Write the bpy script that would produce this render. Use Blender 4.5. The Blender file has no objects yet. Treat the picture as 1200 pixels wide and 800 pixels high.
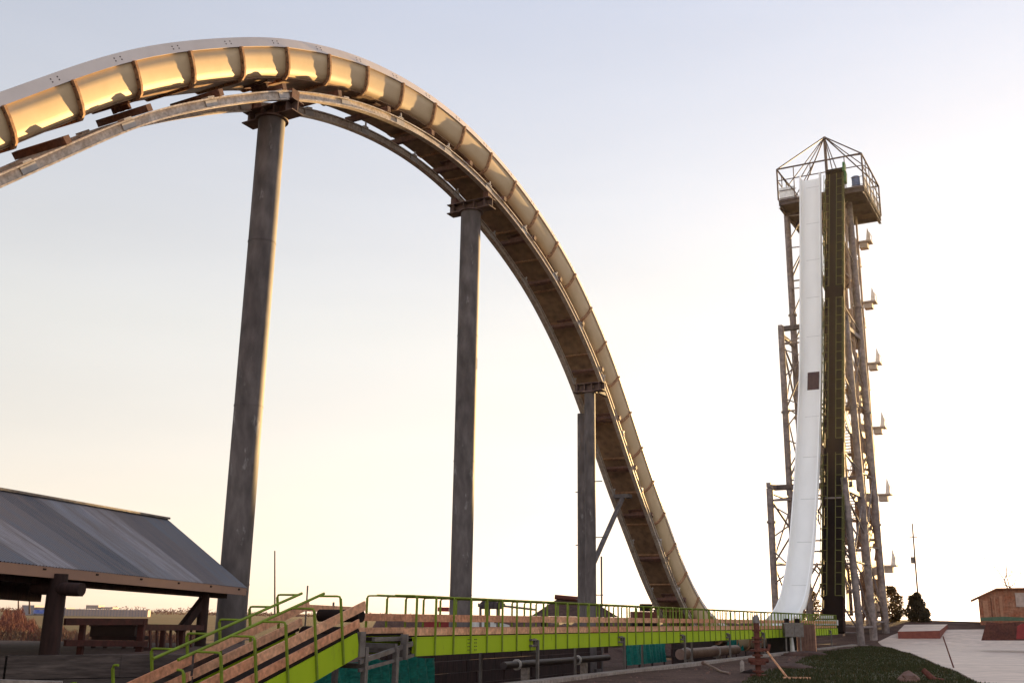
import bpy, bmesh, math, random
from mathutils import Vector, Matrix
random.seed(7)
R = math.radians
scene = bpy.context.scene
COL = scene.collection
EYE = 2.08                                   # eye height above the kerb-side ground

# ------------------------------------------------------------------ camera basis
F = 1210.0
Uc = Vector((70.0, 4550.0, -F)).normalized()
Fc = (Vector((0, 0, -1.0)) - Uc * (-Uc.z)).normalized()
Rc = Fc.cross(Uc)
def at(px, py, Y, dz=0.0):                   # a pixel of the 1200x800 photo at forward distance Y
    d = Vector((px - 600, 400 - py, -F))
    v = Vector((d.dot(Rc), d.dot(Fc), d.dot(Uc)))
    v *= Y / v.y
    return Vector((v.x, v.y, v.z + EYE + dz))
def atz(px, py, z):                          # a pixel on the level z (above datum)
    d = Vector((px - 600, 400 - py, -F))
    v = Vector((d.dot(Rc), d.dot(Fc), d.dot(Uc)))
    v *= (z - EYE) / v.z
    return Vector((v.x, v.y, z))
cam_d = bpy.data.cameras.new('camera'); cam = bpy.data.objects.new('camera', cam_d); COL.objects.link(cam)
M3 = Matrix((Rc, Fc, Uc))                    # cam -> world
cam.matrix_world = Matrix.Translation((0, 0, EYE)) @ M3.to_4x4()
cam_d.sensor_width = 36; cam_d.lens = F / 1200 * 36
cam_d.clip_start = 0.1; cam_d.clip_end = 20000
scene.camera = cam

AZ = R(29.418); D = Vector((math.sin(AZ), math.cos(AZ), 0)); P = Vector((-math.cos(AZ), math.sin(AZ), 0))
def S(s, p, z): return D * s + P * p + Vector((0, 0, z + EYE))          # slide frame, z from the eye
AZ2 = R(26.13); D2 = Vector((math.sin(AZ2), math.cos(AZ2), 0)); P2 = Vector((-math.cos(AZ2), math.sin(AZ2), 0))
def K(s, p, z): return D2 * s + P2 * p + Vector((0, 0, z + EYE))        # conveyor frame
def Kinv(v): return v.x * D2.x + v.y * D2.y, v.x * P2.x + v.y * P2.y
UP = Vector((0, 0, 1))

# ------------------------------------------------------------------ materials
def mat(name, col, rough=0.6, metal=0.0, col2=None, scale=3.0, amt=0.5, stretch=(1, 1, 1), bump=0.0, bscale=None,
        fine=None, trans=0.0, spec=0.28, ramp=(0.35, 0.65), col3=None, scale3=1.0):
    m = bpy.data.materials.new(name); m.use_nodes = True
    nt = m.node_tree; N = nt.nodes; L = nt.links
    b = N['Principled BSDF']; b.inputs['Roughness'].default_value = rough; b.inputs['Metallic'].default_value = metal
    b.inputs['Specular IOR Level'].default_value = spec
    tc = N.new('ShaderNodeTexCoord'); mp = N.new('ShaderNodeMapping'); mp.inputs['Scale'].default_value = stretch
    L.new(tc.outputs['Object'], mp.inputs['Vector'])
    if col2 is None: col2 = tuple(c * 0.72 for c in col)
    n1 = N.new('ShaderNodeTexNoise'); n1.inputs['Scale'].default_value = scale; n1.inputs['Detail'].default_value = 8; n1.inputs['Roughness'].default_value = 0.62
    L.new(mp.outputs[0], n1.inputs['Vector'])
    cr = N.new('ShaderNodeValToRGB'); cr.color_ramp.elements[0].position = ramp[0]; cr.color_ramp.elements[1].position = ramp[1]
    cr.color_ramp.elements[0].color = (0, 0, 0, 1); cr.color_ramp.elements[1].color = (amt * 2 if amt < .5 else 1,) * 3 + (1,)
    L.new(n1.outputs['Fac'], cr.inputs[0])
    mx = N.new('ShaderNodeMix'); mx.data_type = 'RGBA'
    mx.inputs[6].default_value = (*col, 1); mx.inputs[7].default_value = (*col2, 1); L.new(cr.outputs[0], mx.inputs[0])
    out = mx.outputs[2]
    if col3 is not None:
        n3 = N.new('ShaderNodeTexNoise'); n3.inputs['Scale'].default_value = scale3; n3.inputs['Detail'].default_value = 10; n3.inputs['Roughness'].default_value = .7
        L.new(mp.outputs[0], n3.inputs['Vector'])
        c3 = N.new('ShaderNodeValToRGB'); c3.color_ramp.elements[0].position = .60; c3.color_ramp.elements[1].position = .70
        L.new(n3.outputs['Fac'], c3.inputs[0])
        m3 = N.new('ShaderNodeMix'); m3.data_type = 'RGBA'; m3.inputs[7].default_value = (*col3, 1)
        L.new(out, m3.inputs[6]); L.new(c3.outputs[0], m3.inputs[0]); out = m3.outputs[2]
    if fine:
        n2 = N.new('ShaderNodeTexNoise'); n2.inputs['Scale'].default_value = fine; n2.inputs['Detail'].default_value = 4
        L.new(mp.outputs[0], n2.inputs['Vector'])
        m2 = N.new('ShaderNodeMix'); m2.data_type = 'RGBA'; m2.blend_type = 'MULTIPLY'; m2.inputs[0].default_value = 1
        mr = N.new('ShaderNodeMapRange'); mr.inputs['From Min'].default_value = .3; mr.inputs['From Max'].default_value = .7
        mr.inputs['To Min'].default_value = .65; mr.inputs['To Max'].default_value = 1.25
        L.new(n2.outputs['Fac'], mr.inputs[0]); L.new(out, m2.inputs[6]); L.new(mr.outputs[0], m2.inputs[7]); out = m2.outputs[2]
    L.new(out, b.inputs['Base Color'])
    if bump:
        nb = N.new('ShaderNodeTexNoise'); nb.inputs['Scale'].default_value = bscale or scale * 4; nb.inputs['Detail'].default_value = 6
        L.new(mp.outputs[0], nb.inputs['Vector'])
        bp = N.new('ShaderNodeBump'); bp.inputs['Strength'].default_value = bump; bp.inputs['Distance'].default_value = .05
        L.new(nb.outputs['Fac'], bp.inputs['Height']); L.new(bp.outputs[0], b.inputs['Normal'])
    if trans:
        tr = N.new('ShaderNodeBsdfTranslucent'); L.new(out, tr.inputs['Color'])
        ms = N.new('ShaderNodeMixShader'); ms.inputs[0].default_value = trans
        L.new(b.outputs[0], ms.inputs[1]); L.new(tr.outputs[0], ms.inputs[2])
        L.new(ms.outputs[0], N['Material Output'].inputs['Surface'])
    return m

M = {}
M['flume'] = mat('cream_fibreglass', (.54, .40, .25), .52, col2=(.47, .34, .20), scale=.5, trans=.04)
M['lip'] = mat('rim_fibreglass', (.60, .52, .48), .5, col2=(.54, .46, .42), scale=.8)
M['white'] = mat('white_gelcoat', (.86, .84, .81), .4, col2=(.81, .79, .76), scale=.5, stretch=(2, 2, .15))
M['rib'] = mat('backlit_rib_brown', (.25, .125, .065), .8, col2=(.33, .19, .105), scale=2.5, fine=8)  # ribs browned from the flume tan towards their backlit look
M['bolt'] = mat('bolt_steel', (.05, .03, .025), .6)
M['galv'] = mat('galvanised_rail', (.48, .41, .36), .5, .25, col2=(.36, .28, .22), scale=2, fine=9)
M['beam'] = mat('primed_beam', (.16, .075, .05), .7, col2=(.10, .05, .04), scale=3, fine=8)
M['capbeam'] = mat('weathered_cap_steel', (.15, .09, .075), .65, .2, col2=(.08, .05, .045), scale=3)
M['column'] = mat('weathered_column_steel', (.125, .105, .10), .72, .08, col2=(.075, .06, .058), scale=1.1, stretch=(1, 1, .35), fine=3.2,
                  col3=(.30, .28, .27), scale3=1.7)
M['tsteel'] = mat('tower_steel', (.25, .205, .19), .65, .15, col2=(.17, .13, .12), scale=.8, fine=3)
M['tdark'] = mat('tower_dark_steel', (.13, .09, .08), .6, .2, col2=(.08, .055, .05), scale=1.5)
M['stair'] = mat('stair_panel', (.42, .30, .22), .7, col2=(.32, .21, .15), scale=1, fine=4)
M['boxpale'] = mat('pale_box_panel', (.55, .46, .38), .7)
M['planter'] = mat('faded_green', (.09, .13, .08), .8)
M['sail'] = mat('white_windscreen', (.85, .83, .80), .6)
M['lime'] = mat('lime_paint', (.33, .43, .012), .75, spec=.15, col2=(.28, .38, .010), scale=1.0, col3=(.22, .27, .02), scale3=2.6, stretch=(1, 1, .4))
M['limepipe'] = mat('lime_pipe_paint', (.17, .24, .012), .6, spec=.3, col2=(.12, .15, .01), scale=4)
M['liftrail'] = mat('dull_lime_paint', (.13, .13, .03), .6, col2=(.09, .08, .02), scale=3)
M['board'] = mat('pine_board', (.60, .28, .155), .8, col2=(.48, .20, .105), scale=2.2, fine=9, col3=(.30, .12, .06), scale3=3)
M['boardb'] = mat('pine_board_pale', (.68, .36, .21), .8, col2=(.54, .26, .145), scale=2, fine=9)
M['belt'] = mat('black_belt', (.016, .009, .007), .8, spec=.1)
M['post'] = mat('grey_post_steel', (.17, .15, .14), .5, .4, col2=(.11, .09, .08), scale=4)
M['teal'] = mat('teal_tarp', (.012, .20, .16), .45, col2=(.008, .13, .115), scale=1.3, stretch=(1, 1, 3), bump=.8, bscale=2.5, fine=5)
M['pipe'] = mat('dark_pipe', (.05, .035, .032), .5, col2=(.03, .02, .02), scale=3)
M['palepipe'] = mat('pale_pipe', (.24, .15, .12), .5, col2=(.15, .09, .07), scale=2)
M['tan_steel'] = mat('flange_band', (.4, .36, .34), .5)
M['concrete'] = mat('kerb_concrete', (.30, .25, .22), .85, col2=(.22, .17, .14), scale=.8, fine=9, bump=.2, bscale=20)
M['path'] = mat('path_concrete', (.58, .46, .385), .6, col2=(.44, .34, .28), scale=.3, stretch=(.5, 2.5, 1), fine=2.5, bump=.15, bscale=9, col3=(.34, .29, .27), scale3=.35)
M['wood'] = mat('red_brown_timber', (.055, .012, .008), .85, col2=(.035, .009, .006), scale=3, fine=9)
M['darkwood'] = mat('dark_log', (.035, .015, .012), .9, col2=(.02, .01, .009), scale=3, stretch=(1, 1, .2), fine=9, bump=.4)
M['wall'] = mat('weathered_timber_wall', (.085, .065, .058), .9, col2=(.05, .036, .032), scale=2.2, stretch=(.3, .3, 2), fine=8, bump=.5)
M['fascia'] = mat('pale_fascia_board', (.26, .15, .105), .8, col2=(.24, .14, .10), scale=3)
M['brush'] = mat('dry_brush', (.15, .045, .033), .95, col2=(.08, .03, .025), scale=.6)
M['twig'] = mat('bare_twigs', (.09, .055, .04), .9)
M['leaf'] = mat('evergreen_leaf', (.085, .055, .022), .7, col2=(.055, .04, .016), scale=1, trans=.4)
M['leaf2'] = mat('autumn_leaf', (.13, .08, .025), .7, col2=(.08, .05, .018), scale=1, trans=.4)
M['hut'] = mat('hut_siding', (.30, .15, .09), .8, col2=(.27, .085, .04), scale=1.2, fine=4)
M['hutpale'] = mat('hut_panel', (.40, .19, .11), .8)
M['hutroof'] = mat('hut_roof', (.40, .20, .11), .8)
M['factory'] = mat('ribbed_metal_wall', (.28, .21, .19), .7, col2=(.24, .18, .16), scale=.2, stretch=(4, 4, .2))
M['factory2'] = mat('grey_metal_wall', (.20, .18, .20), .7)
M['bluesign'] = mat('blue_panel', (.04, .08, .32), .6, col2=(.3, .33, .5), scale=.25)
M['red'] = mat('red_paint', (.22, .02, .02), .5)
M['paint_white'] = mat('white_paint', (.6, .58, .55), .5)
M['green_paint'] = mat('dull_green_paint', (.05, .13, .03), .5)
M['blue_paint'] = mat('dull_blue_paint', (.16, .20, .32), .6)
M['earth'] = mat('dark_earth', (.085, .045, .034), .95, col2=(.055, .028, .022), scale=.8, fine=6, bump=.8, bscale=5)
M['rust'] = mat('rusty_iron', (.11, .032, .02), .8, col2=(.10, .03, .02), scale=4, fine=12)
M['stone'] = mat('rough_rock', (.15, .09, .075), .85, col2=(.14, .07, .05), scale=3, bump=.6)
M['shell'] = mat('dark_brick_red', (.20, .06, .04), .85, col2=(.14, .04, .03), scale=2)

def corrugated():
    m = mat('corrugated_roof_sheet', (.11, .115, .135), .5, .3, col2=(.15, .10, .085), scale=1.1, stretch=(1, 1, 1), fine=3)
    nt = m.node_tree; N = nt.nodes; L = nt.links
    b = N['Principled BSDF']
    # sheets of slightly different age: brick cells along the local X axis (object coords: x along eave, y up the slope)
    tc = N.new('ShaderNodeTexCoord'); sp = N.new('ShaderNodeSeparateXYZ'); L.new(tc.outputs['Object'], sp.inputs[0])
    dv = N.new('ShaderNodeMath'); dv.operation = 'DIVIDE'; dv.inputs[1].default_value = 1.7; L.new(sp.outputs[0], dv.inputs[0])
    fl = N.new('ShaderNodeMath'); fl.operation = 'FLOOR'; L.new(dv.outputs[0], fl.inputs[0])
    wn = N.new('ShaderNodeTexWhiteNoise'); wn.noise_dimensions = '1D'; L.new(fl.outputs[0], wn.inputs['W'])
    cr = N.new('ShaderNodeValToRGB'); e = cr.color_ramp.elements
    e[0].color = (.07, .08, .10, 1); e[1].color = (.34, .31, .32, 1); e.new(.35).color = (.165, .13, .125, 1); e.new(.65).color = (.10, .125, .16, 1)
    L.new(wn.outputs['Value'], cr.inputs[0])
    mp = N.new('ShaderNodeMapping'); mp.inputs['Scale'].default_value = (2.5, .35, 1); L.new(tc.outputs['Object'], mp.inputs[0])
    ns = N.new('ShaderNodeTexNoise'); ns.inputs['Scale'].default_value = 1.2; ns.inputs['Detail'].default_value = 9; ns.inputs['Roughness'].default_value = .65; L.new(mp.outputs[0], ns.inputs['Vector'])
    r2 = N.new('ShaderNodeValToRGB'); r2.color_ramp.elements[0].position = .35; r2.color_ramp.elements[1].position = .68
    L.new(ns.outputs['Fac'], r2.inputs[0])
    mx = N.new('ShaderNodeMix'); mx.data_type = 'RGBA'; mx.inputs[7].default_value = (.15, .125, .12, 1)
    L.new(cr.outputs[0], mx.inputs[6]); L.new(r2.outputs[0], mx.inputs[0]); L.new(mx.outputs[2], b.inputs['Base Color'])
    return m
M['roof'] = corrugated()

# ------------------------------------------------------------------ mesh builder
class MB:
    def __init__(s): s.v = []; s.f = []; s.mi = []; s.smooth = []
    def add(s, vs, fs, mi=0, sm=False):
        o = len(s.v); s.v += [Vector(v) for v in vs]
        for f in fs: s.f.append(tuple(i + o for i in f)); s.mi.append(mi); s.smooth.append(sm)
    def box(s, c, ax, ay, az, mi=0):          # centre and three half-axis vectors
        c = Vector(c); vs = [c + ax * i + ay * j + az * k for k in (-1, 1) for j in (-1, 1) for i in (-1, 1)]
        s.add(vs, [(0, 2, 3, 1), (4, 5, 7, 6), (0, 1, 5, 4), (2, 6, 7, 3), (0, 4, 6, 2), (1, 3, 7, 5)], mi)
    def bar(s, a, b, w, h, up=UP, mi=0):      # rectangular bar a->b, w across, h along up
        a = Vector(a); b = Vector(b); d = (b - a); l = d.length; d = d / l
        side = d.cross(up)
        if side.length < 1e-4: side = d.cross(Vector((1, 0, 0)))
        side.normalize(); u = side.cross(d).normalized()
        s.box((a + b) / 2, d * l / 2, side * w / 2, u * h / 2, mi)
    def ibeam(s, a, b, w, h, t=.04, up=UP, mi=0):
        a = Vector(a); b = Vector(b); d = (b - a).normalized(); side = d.cross(up).normalized(); u = side.cross(d).normalized()
        o = u * (h / 2 - t / 2)
        s.bar(a + o, b + o, w, t, up, mi); s.bar(a - o, b - o, w, t, up, mi); s.bar(a, b, t, h - 2 * t - .004, up, mi)
    def tube(s, pts, r, n=8, mi=0, cap=True):
        pts = [Vector(p) for p in pts]; rs = r if isinstance(r, (list, tuple)) else [r] * len(pts)
        rings = []; prev = None
        for i, p in enumerate(pts):
            t = (pts[min(i + 1, len(pts) - 1)] - pts[max(i - 1, 0)]).normalized()
            if prev is None: x = t.cross(UP if abs(t.z) < .95 else Vector((1, 0, 0))).normalized()
            else: x = (prev - t * prev.dot(t)).normalized()
            prev = x; y = t.cross(x)
            rings.append([p + (x * math.cos(2 * math.pi * k / n) + y * math.sin(2 * math.pi * k / n)) * rs[i] for k in range(n)])
        vs = [v for rg in rings for v in rg]; fs = []
        for i in range(len(pts) - 1):
            for k in range(n):
                a = i * n + k; b = i * n + (k + 1) % n; fs.append((a, b, b + n, a + n))
        s.add(vs, fs, mi, True)
        if cap: s.add(rings[0], [tuple(range(n))[::-1]], mi); s.add(rings[-1], [tuple(range(n))], mi)
    def loft(s, rings, closed=True, mi=0, sm=False, cap=True):
        n = len(rings[0]); vs = [v for r in rings for v in r]; fs = []
        for i in range(len(rings) - 1):
            for k in range(n if closed else n - 1):
                a = i * n + k; b = i * n + (k + 1) % n; fs.append((a, b, b + n, a + n))
        s.add(vs, fs, mi, sm)
        if cap and closed: s.add(rings[0], [tuple(range(n))[::-1]], mi); s.add(rings[-1], [tuple(range(n))], mi)
    def build(s, name, m, parent=None, origin=None):
        me = bpy.data.meshes.new(name); org = Vector(origin) if origin is not None else None
        if org is None:
            if parent is not None: org = Vector((0, 0, 0))
            elif s.v:
                xs = [v.x for v in s.v]; ys = [v.y for v in s.v]; zs = [v.z for v in s.v]
                org = Vector(((min(xs) + max(xs)) / 2, (min(ys) + max(ys)) / 2, min(zs)))
            else: org = Vector((0, 0, 0))
        if parent is not None: org = parent.matrix_basis.translation.copy() if parent.parent is None else parent.parent.matrix_basis.translation.copy()
        me.from_pydata([v - org for v in s.v], [], s.f)
        for mm in (m if isinstance(m, (list, tuple)) else [m]): me.materials.append(mm)
        me.polygons.foreach_set('material_index', s.mi); me.polygons.foreach_set('use_smooth', s.smooth)
        bm = bmesh.new(); bm.from_mesh(me); bmesh.ops.recalc_face_normals(bm, faces=bm.faces); bm.to_mesh(me); bm.free()
        me.update()
        o = bpy.data.objects.new(name, me); COL.objects.link(o)
        if parent is not None: o.parent = parent
        else: o.location = org
        return o
def empty(name, loc, label, cat, group=None):
    o = bpy.data.objects.new(name, None); COL.objects.link(o); o.location = loc; o.empty_display_size = .3
    o['label'] = label; o['category'] = cat
    if group: o['group'] = group
    return o
def tag(o, label, cat, group=None, kind=None):
    if label: o['label'] = label
    if cat: o['category'] = cat
    if group: o['group'] = group
    if kind: o['kind'] = kind
    return o

# ------------------------------------------------------------------ splines
def catmull(pts, step):
    out = []; n = len(pts)
    for i in range(n - 1):
        p0 = Vector(pts[max(i - 1, 0)]); p1 = Vector(pts[i]); p2 = Vector(pts[i + 1]); p3 = Vector(pts[min(i + 2, n - 1)])
        m = max(2, int((p2 - p1).length / .2))
        for k in range(m):
            t = k / m
            out.append(.5 * ((2 * p1) + (p2 - p0) * t + (2 * p0 - 5 * p1 + 4 * p2 - p3) * t * t + (3 * p1 - p0 - 3 * p2 + p3) * t ** 3))
    out.append(Vector(pts[-1]))
    for _ in range(60):
        out = [out[0]] + [(out[i - 1] + out[i] * 2 + out[i + 1]) / 4 for i in range(1, len(out) - 1)] + [out[-1]]
    res = [out[0]]; acc = 0
    for i in range(1, len(out)):
        a, b = out[i - 1], out[i]; l = (b - a).length
        while acc + l >= step:
            t = (step - acc) / l; a = a + (b - a) * t; res.append(a.copy()); l = (b - a).length; acc = 0
        acc += l
    return res

# slide lip profile: (s, z, p of the centre line)
PROF = [(-22, -.4, 25.6), (-13, .0, 25.6), (-6, 1.1, 25.6), (0, 3.4, 25.6), (6, 6.4, 25.6), (11, 9.9, 25.6), (15.1, 13.4, 25.6), (18.0, 15.95, 25.6), (20.6, 17.85, 25.6),
        (24.6, 20.2, 25.6), (27, 21.25, 25.6), (30, 22.25, 25.6), (34, 22.95, 25.6), (38, 23.05, 25.6), (42.2, 22.45, 25.6), (46.2, 21.25, 25.6),
        (50, 19.55, 25.6), (53.2, 17.45, 25.6), (55.6, 15.5, 25.6), (58.1, 12.95, 25.6), (61, 9.75, 25.6), (64, 6.75, 25.6), (67.2, 3.65, 25.6),
        (70.2, 1.35, 25.5), (74, -.2, 25.35), (79, -.75, 25.05), (84, -.75, 24.7), (88.5, -.2, 24.3), (92.5, 1.3, 24.1),
        (94.7, 3.1, 24.1), (97.2, 6.2, 24.1), (99.4, 10.2, 24.1), (101.9, 15.6, 24.1), (105.6, 25.4, 24.1), (107.9, 35.6, 24.05), (109.8, 45.0, 24.0), (110.5, 49.3, 23.95)]
line = catmull(PROF, .52)                    # vectors (s, z, p)
ST = .52
class Fr: pass
frames = []
for i, q in enumerate(line):
    a = line[max(i - 1, 0)]; b = line[min(i + 1, len(line) - 1)]
    t = S(b.x, b.z, b.y) - S(a.x, a.z, a.y); t.normalize()
    side = P.copy(); side = (side - t * side.dot(t)).normalized()       # towards the far side
    n = side.cross(t)
    if n.z < 0: n = -n
    fr = Fr(); fr.o = S(q.x, q.z, q.y) - n * 1.3; fr.t = t; fr.p = side; fr.n = n; fr.s = q.x
    frames.append(fr)
def fp(fr, p, n, t=0):
    if p > .8: p += .28 * (1 - max(0.0, min(1.0, (fr.s - 76) / 14)))    # the flume flares wider on its far side along the arch
    return fr.o + fr.p * p + fr.n * n + fr.t * t
def frame_at(s):
    return min(frames, key=lambda f: abs(f.s - s))
iv = next(i for i, f in enumerate(frames) if f.s > 90)                   # where the white tower chute starts

slide = empty('water_slide', S(38, 25.6, -3.2), 'towering cream water slide arching over steel columns, with a white chute down the tower', 'water slide')
OUT = [(-1.18, .98), (-1.14, .60), (-1.05, .24), (-.97, .06), (-.82, -.05), (.90, -.05), (1.07, .06), (1.15, .24), (1.20, .60), (1.20, .98)]
INN = [(1.13, .98), (1.13, .62), (1.08, .29), (1.0, .12), (.86, 0), (-.78, 0), (-.90, .12), (-.98, .29), (-1.07, .62), (-1.11, .98)]
def flume(i0, i1, name, m):
    mb = MB(); mb.loft([[fp(frames[i], p, n) for p, n in OUT + INN] for i in range(i0, i1)], sm=True); o = mb.build(name, m, slide)
    return o
flume(0, iv + 1, 'flume', M['flume']); 
def chute(i0, i1):
    o2 = [(p, n) for p, n in OUT]
    mb = MB(); mb.loft([[fp(frames[i], p, n) for p, n in OUT + INN] for i in range(i0, i1)], sm=True); return mb.build('chute', M['white'], slide)
ch = chute(iv, len(frames)); ch['label'] = 'white steep chute face'
# seam strips over the chute floor
sm_ = mat('seam_sealant', (.62, .6, .58), .6)
for i in range(iv + 3, len(frames) - 2, 9):
    f = frames[i]; mb = MB(); mb.box(fp(f, 0, .006), f.t * .02, f.p * .72, f.n * .006); mb.build('seam', sm_, ch)
# dark screen on the chute floor
f = min(frames[iv:], key=lambda f: abs(f.o.z - EYE - 24.3))
mb = MB(); mb.box(fp(f, -.05, .03), f.t * 1.05, f.p * .6, f.n * .02)
o = mb.build('mesh_panel', mat('dark_mesh', (.07, .035, .04), .7), slide); o['label'] = 'dark rectangular panel in the white chute'
# rims
for sg in (-1, 1):
    for (i0, i1, mm) in ((0, iv + 1, M['lip']), (iv, len(frames), M['white'])):
        mb = MB(); prof = [(1.06 * sg, .95), (1.235 * sg, .95), (1.13 * sg, 1.3), (1.02 * sg, 1.3)]
        mb.loft([[fp(frames[i], p, n) for p, n in prof] for i in range(i0, i1)])
        if mm is M['lip']:
            for i in range(2, iv, 5):
                f = frames[i]
                for (dt, dn) in ((-.13, 1.08), (.13, 1.08), (-.13, 1.17), (.13, 1.17)):
                    mb.box(fp(f, (1.235 - (dn - .95) * .3) * sg, dn, dt), f.t * .018, f.p * .012, f.n * .018, 1)
        mb.build('rim', [mm, M['bolt']], slide)
# ribs every 2.6 m
fl_i = 0
RO = [(-1.33, .94), (-1.29, .58), (-1.20, .19), (-1.09, -.04), (-.88, -.20), (.94, -.18), (1.13, -.02), (1.22, .20), (1.27, .58), (1.28, .94)]
rib_i = [i for i in range(1, len(frames)) if (i % 5) == 3 and frames[i].s < 93]
for i in rib_i:
    f = frames[i]; mb = MB(); th = .045
    outer = RO; inner = [(p * 1.0, n) for p, n in OUT]
    loop = outer + [(p * .995, n - .0) for p, n in inner[::-1]]
    for k in range(len(outer) - 1):          # closed quads around the U
        a, b = outer[k], outer[k + 1]; c, d = inner[k + 1], inner[k]
        vs = [fp(f, *q, tt) for tt in (-th, th) for q in (a, b, c, d)]
        mb.add(vs, [(0, 1, 2, 3), (7, 6, 5, 4), (0, 4, 5, 1), (2, 6, 7, 3)])
    mb.add([fp(f, *q, tt) for tt in (-th, th) for q in (outer[0], inner[0])], [(0, 1, 3, 2)])
    mb.add([fp(f, *q, tt) for tt in (-th, th) for q in (outer[-1], inner[-1])], [(0, 1, 3, 2)])
    if f.s < 60:
        for k in range(len(outer) - 1):
            a = Vector(outer[k]).lerp(Vector(inner[k]), .42); b = Vector(outer[k + 1]).lerp(Vector(inner[k + 1]), .42)
            L = (b - a).length; m_ = max(1, int(L / .2))
            for j in range(m_):
                q = a.lerp(b, (j + .5) / m_)
                mb.box(fp(f, q.x, q.y, -th - .012), f.t * .014, f.p * .012, f.n * .022, 1)
    mb.build('rib', [M['rib'], M['bolt']], slide)
# strip along the underside, coloured browner to carry its shade
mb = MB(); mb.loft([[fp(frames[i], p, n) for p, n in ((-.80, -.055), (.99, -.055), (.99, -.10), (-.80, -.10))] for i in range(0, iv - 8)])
mb.build('underside_skin', mat('shaded_underside', (.25, .155, .09), .75, col2=(.19, .115, .07), scale=.6, fine=3), slide)
def fq(fr, p, n, t=0): return fr.o + fr.p * p + fr.n * n + fr.t * t
# twin rails under the flume
RN = -.79
ir1 = next(i for i, f in enumerate(frames) if f.s > 71)
for sg in (-1, 1):
    mb = MB(); w, h = .13, .17; pc = .95 * sg
    prof = [(pc - w, RN - h), (pc + w, RN - h), (pc + w, RN - h + .05), (pc + .05, RN - h + .05), (pc + .05, RN + h - .05), (pc + w, RN + h - .05),
            (pc + w, RN + h), (pc - w, RN + h), (pc - w, RN + h - .05), (pc - .05, RN + h - .05), (pc - .05, RN - h + .05), (pc - w, RN - h + .05)]
    rgs = [[fq(frames[i], p, n) for p, n in prof] for i in range(0, ir1)]
    mb.loft(rgs, cap=False)
    rail = mb.build('rail', M['galv'], slide)
    for i in range(6, ir1, 8):               # splice plates and clips
        f = frames[i]; mb = MB()
        mb.box(fq(f, pc, RN + h + .03), f.t * .16, f.p * .15, f.n * .028)
        mb.box(fq(f, pc + .075 * -1, RN), f.t * .28, f.p * .02, f.n * .10)
        if f.s > 30: mb.box(fq(f, pc - .12, RN + h + .13), f.t * .03, f.p * .03, f.n * .10)
        mb.build('splice_plate', M['tan_steel'], rail)
# crossbeams and saddles
for j, i in enumerate(range(4, ir1, 7)):
    f = frames[i]; mb = MB()
    mb.ibeam(fp(f, -1.12, RN + .17 + .14), fp(f, 1.12, RN + .17 + .14), .24, .24, .03, up=f.n) if False else mb.box(fp(f, 0, RN + .17 + .125), f.t * .11, f.p * 1.15, f.n * .115)
    cb = mb.build('crossbeam', M['beam'], slide)
    if j % 2 == 0:
        mb = MB(); top = -.10
        for q in (-.28, 0, .28): mb.box(fp(f, q * 1.2, (RN + .42 + top) / 2), f.t * .05, f.p * .045, f.n * ((top - RN - .42) / 2))
        mb.box(fp(f, 0, top - .04), f.t * .2, f.p * .6, f.n * .035)
        mb.box(fp(f, 0, (RN + .42 + top) / 2), f.t * .02, f.p * .36, f.n * ((top - RN - .42) / 2 - .01))
        mb.build('saddle', M['beam'], slide)

# ------------------------------------------------------------------ the big columns
def flange(mb, c, r, h=.07, n=28, mi=0):
    mb.tube([Vector(c) - UP * h / 2, Vector(c) + UP * h / 2], r, n, mi)
def column(name, s, p, ztop, r, label, base=-3.3, joints=(), beamlen=1.25, cap=True):
    root = empty(name, S(s, p, base), label, 'column', 'steel columns holding up the slide arch')
    mb = MB(); mb.tube([S(s, p, base), S(s, p, ztop)], r, 36); 
    h_ = base + 4.2
    while h_ < ztop - 1 and r > .4:
        mb.tube([S(s, p, h_ - .025), S(s, p, h_ + .025)], r + .012, 36); h_ += 6.1
    sh = mb.build('shaft', M['column'], root)
    mb = MB(); 
    for k in range(6):
        a = k * math.pi / 3; d = Vector((math.cos(a), math.sin(a), 0))
        mb.box(S(s, p, base + .35) + d * (r + .12), d * .12, UP.cross(d) * .02, UP * .3)
    flange(mb, S(s, p, base + .03), r + .32, .06)
    mb.build('base_flange', M['column'], root)
    if cap:
        mb = MB(); c = S(s, p, ztop)
        mb.tube([c - UP * .06, c + UP * .0], r + .12, 32)
        mb.ibeam(c + UP * .26 - P * beamlen, c + UP * .26 + P * beamlen, .62, .5, .045)
        for q in (-.9, -.3, .3, .9): mb.box(c + UP * .26 + P * q * beamlen / 1.25, P * .02, D * .29, UP * .2)
        mb.build('cap_beam', M['capbeam'], root)
        mb = MB(); f = frame_at(s)
        for sg in ((-1, 1) if r > .4 else ()):
            top = fp(frame_at(s), .95 * sg, RN - .17)
            b = c + UP * .51 + P * .95 * sg
            if top.z - b.z > .02: mb.bar(b, Vector((b.x, b.y, top.z + .05)), .3, .4, up=D)
        if mb.v: mb.build('rail_seat', M['beam'], root)
    return root
column('support_column', 26.6, 25.6, 18.05, .50, 'thick leftmost steel column rising past the pavilion roof end', base=-3.3)
column('support_column', 41.1, 25.65, 19.55, .50, 'thick steel column in the middle under the crown of the arch', base=-3.3)
cr_ = column('support_column', 53.03, 24.7, 12.55, .31, 'slim steel column near the steep slope, grey one with cap beam and strut', base=-3.3, beamlen=.95)
mb = MB(); mb.bar(S(53.2, 24.65, 12.85), S(55.2, 24.65, 12.85), .22, .3); mb.bar(S(53.2, 25.3, 12.85), S(55.6, 25.6, 12.6), .2, .26); mb.build('rail_bracket', M['column'], cr_)
column('support_column', 55.75, 26.5, 11.9, .27, 'slim dark rusty column directly left of the grey slim column', base=-3.3, cap=False)
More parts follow.
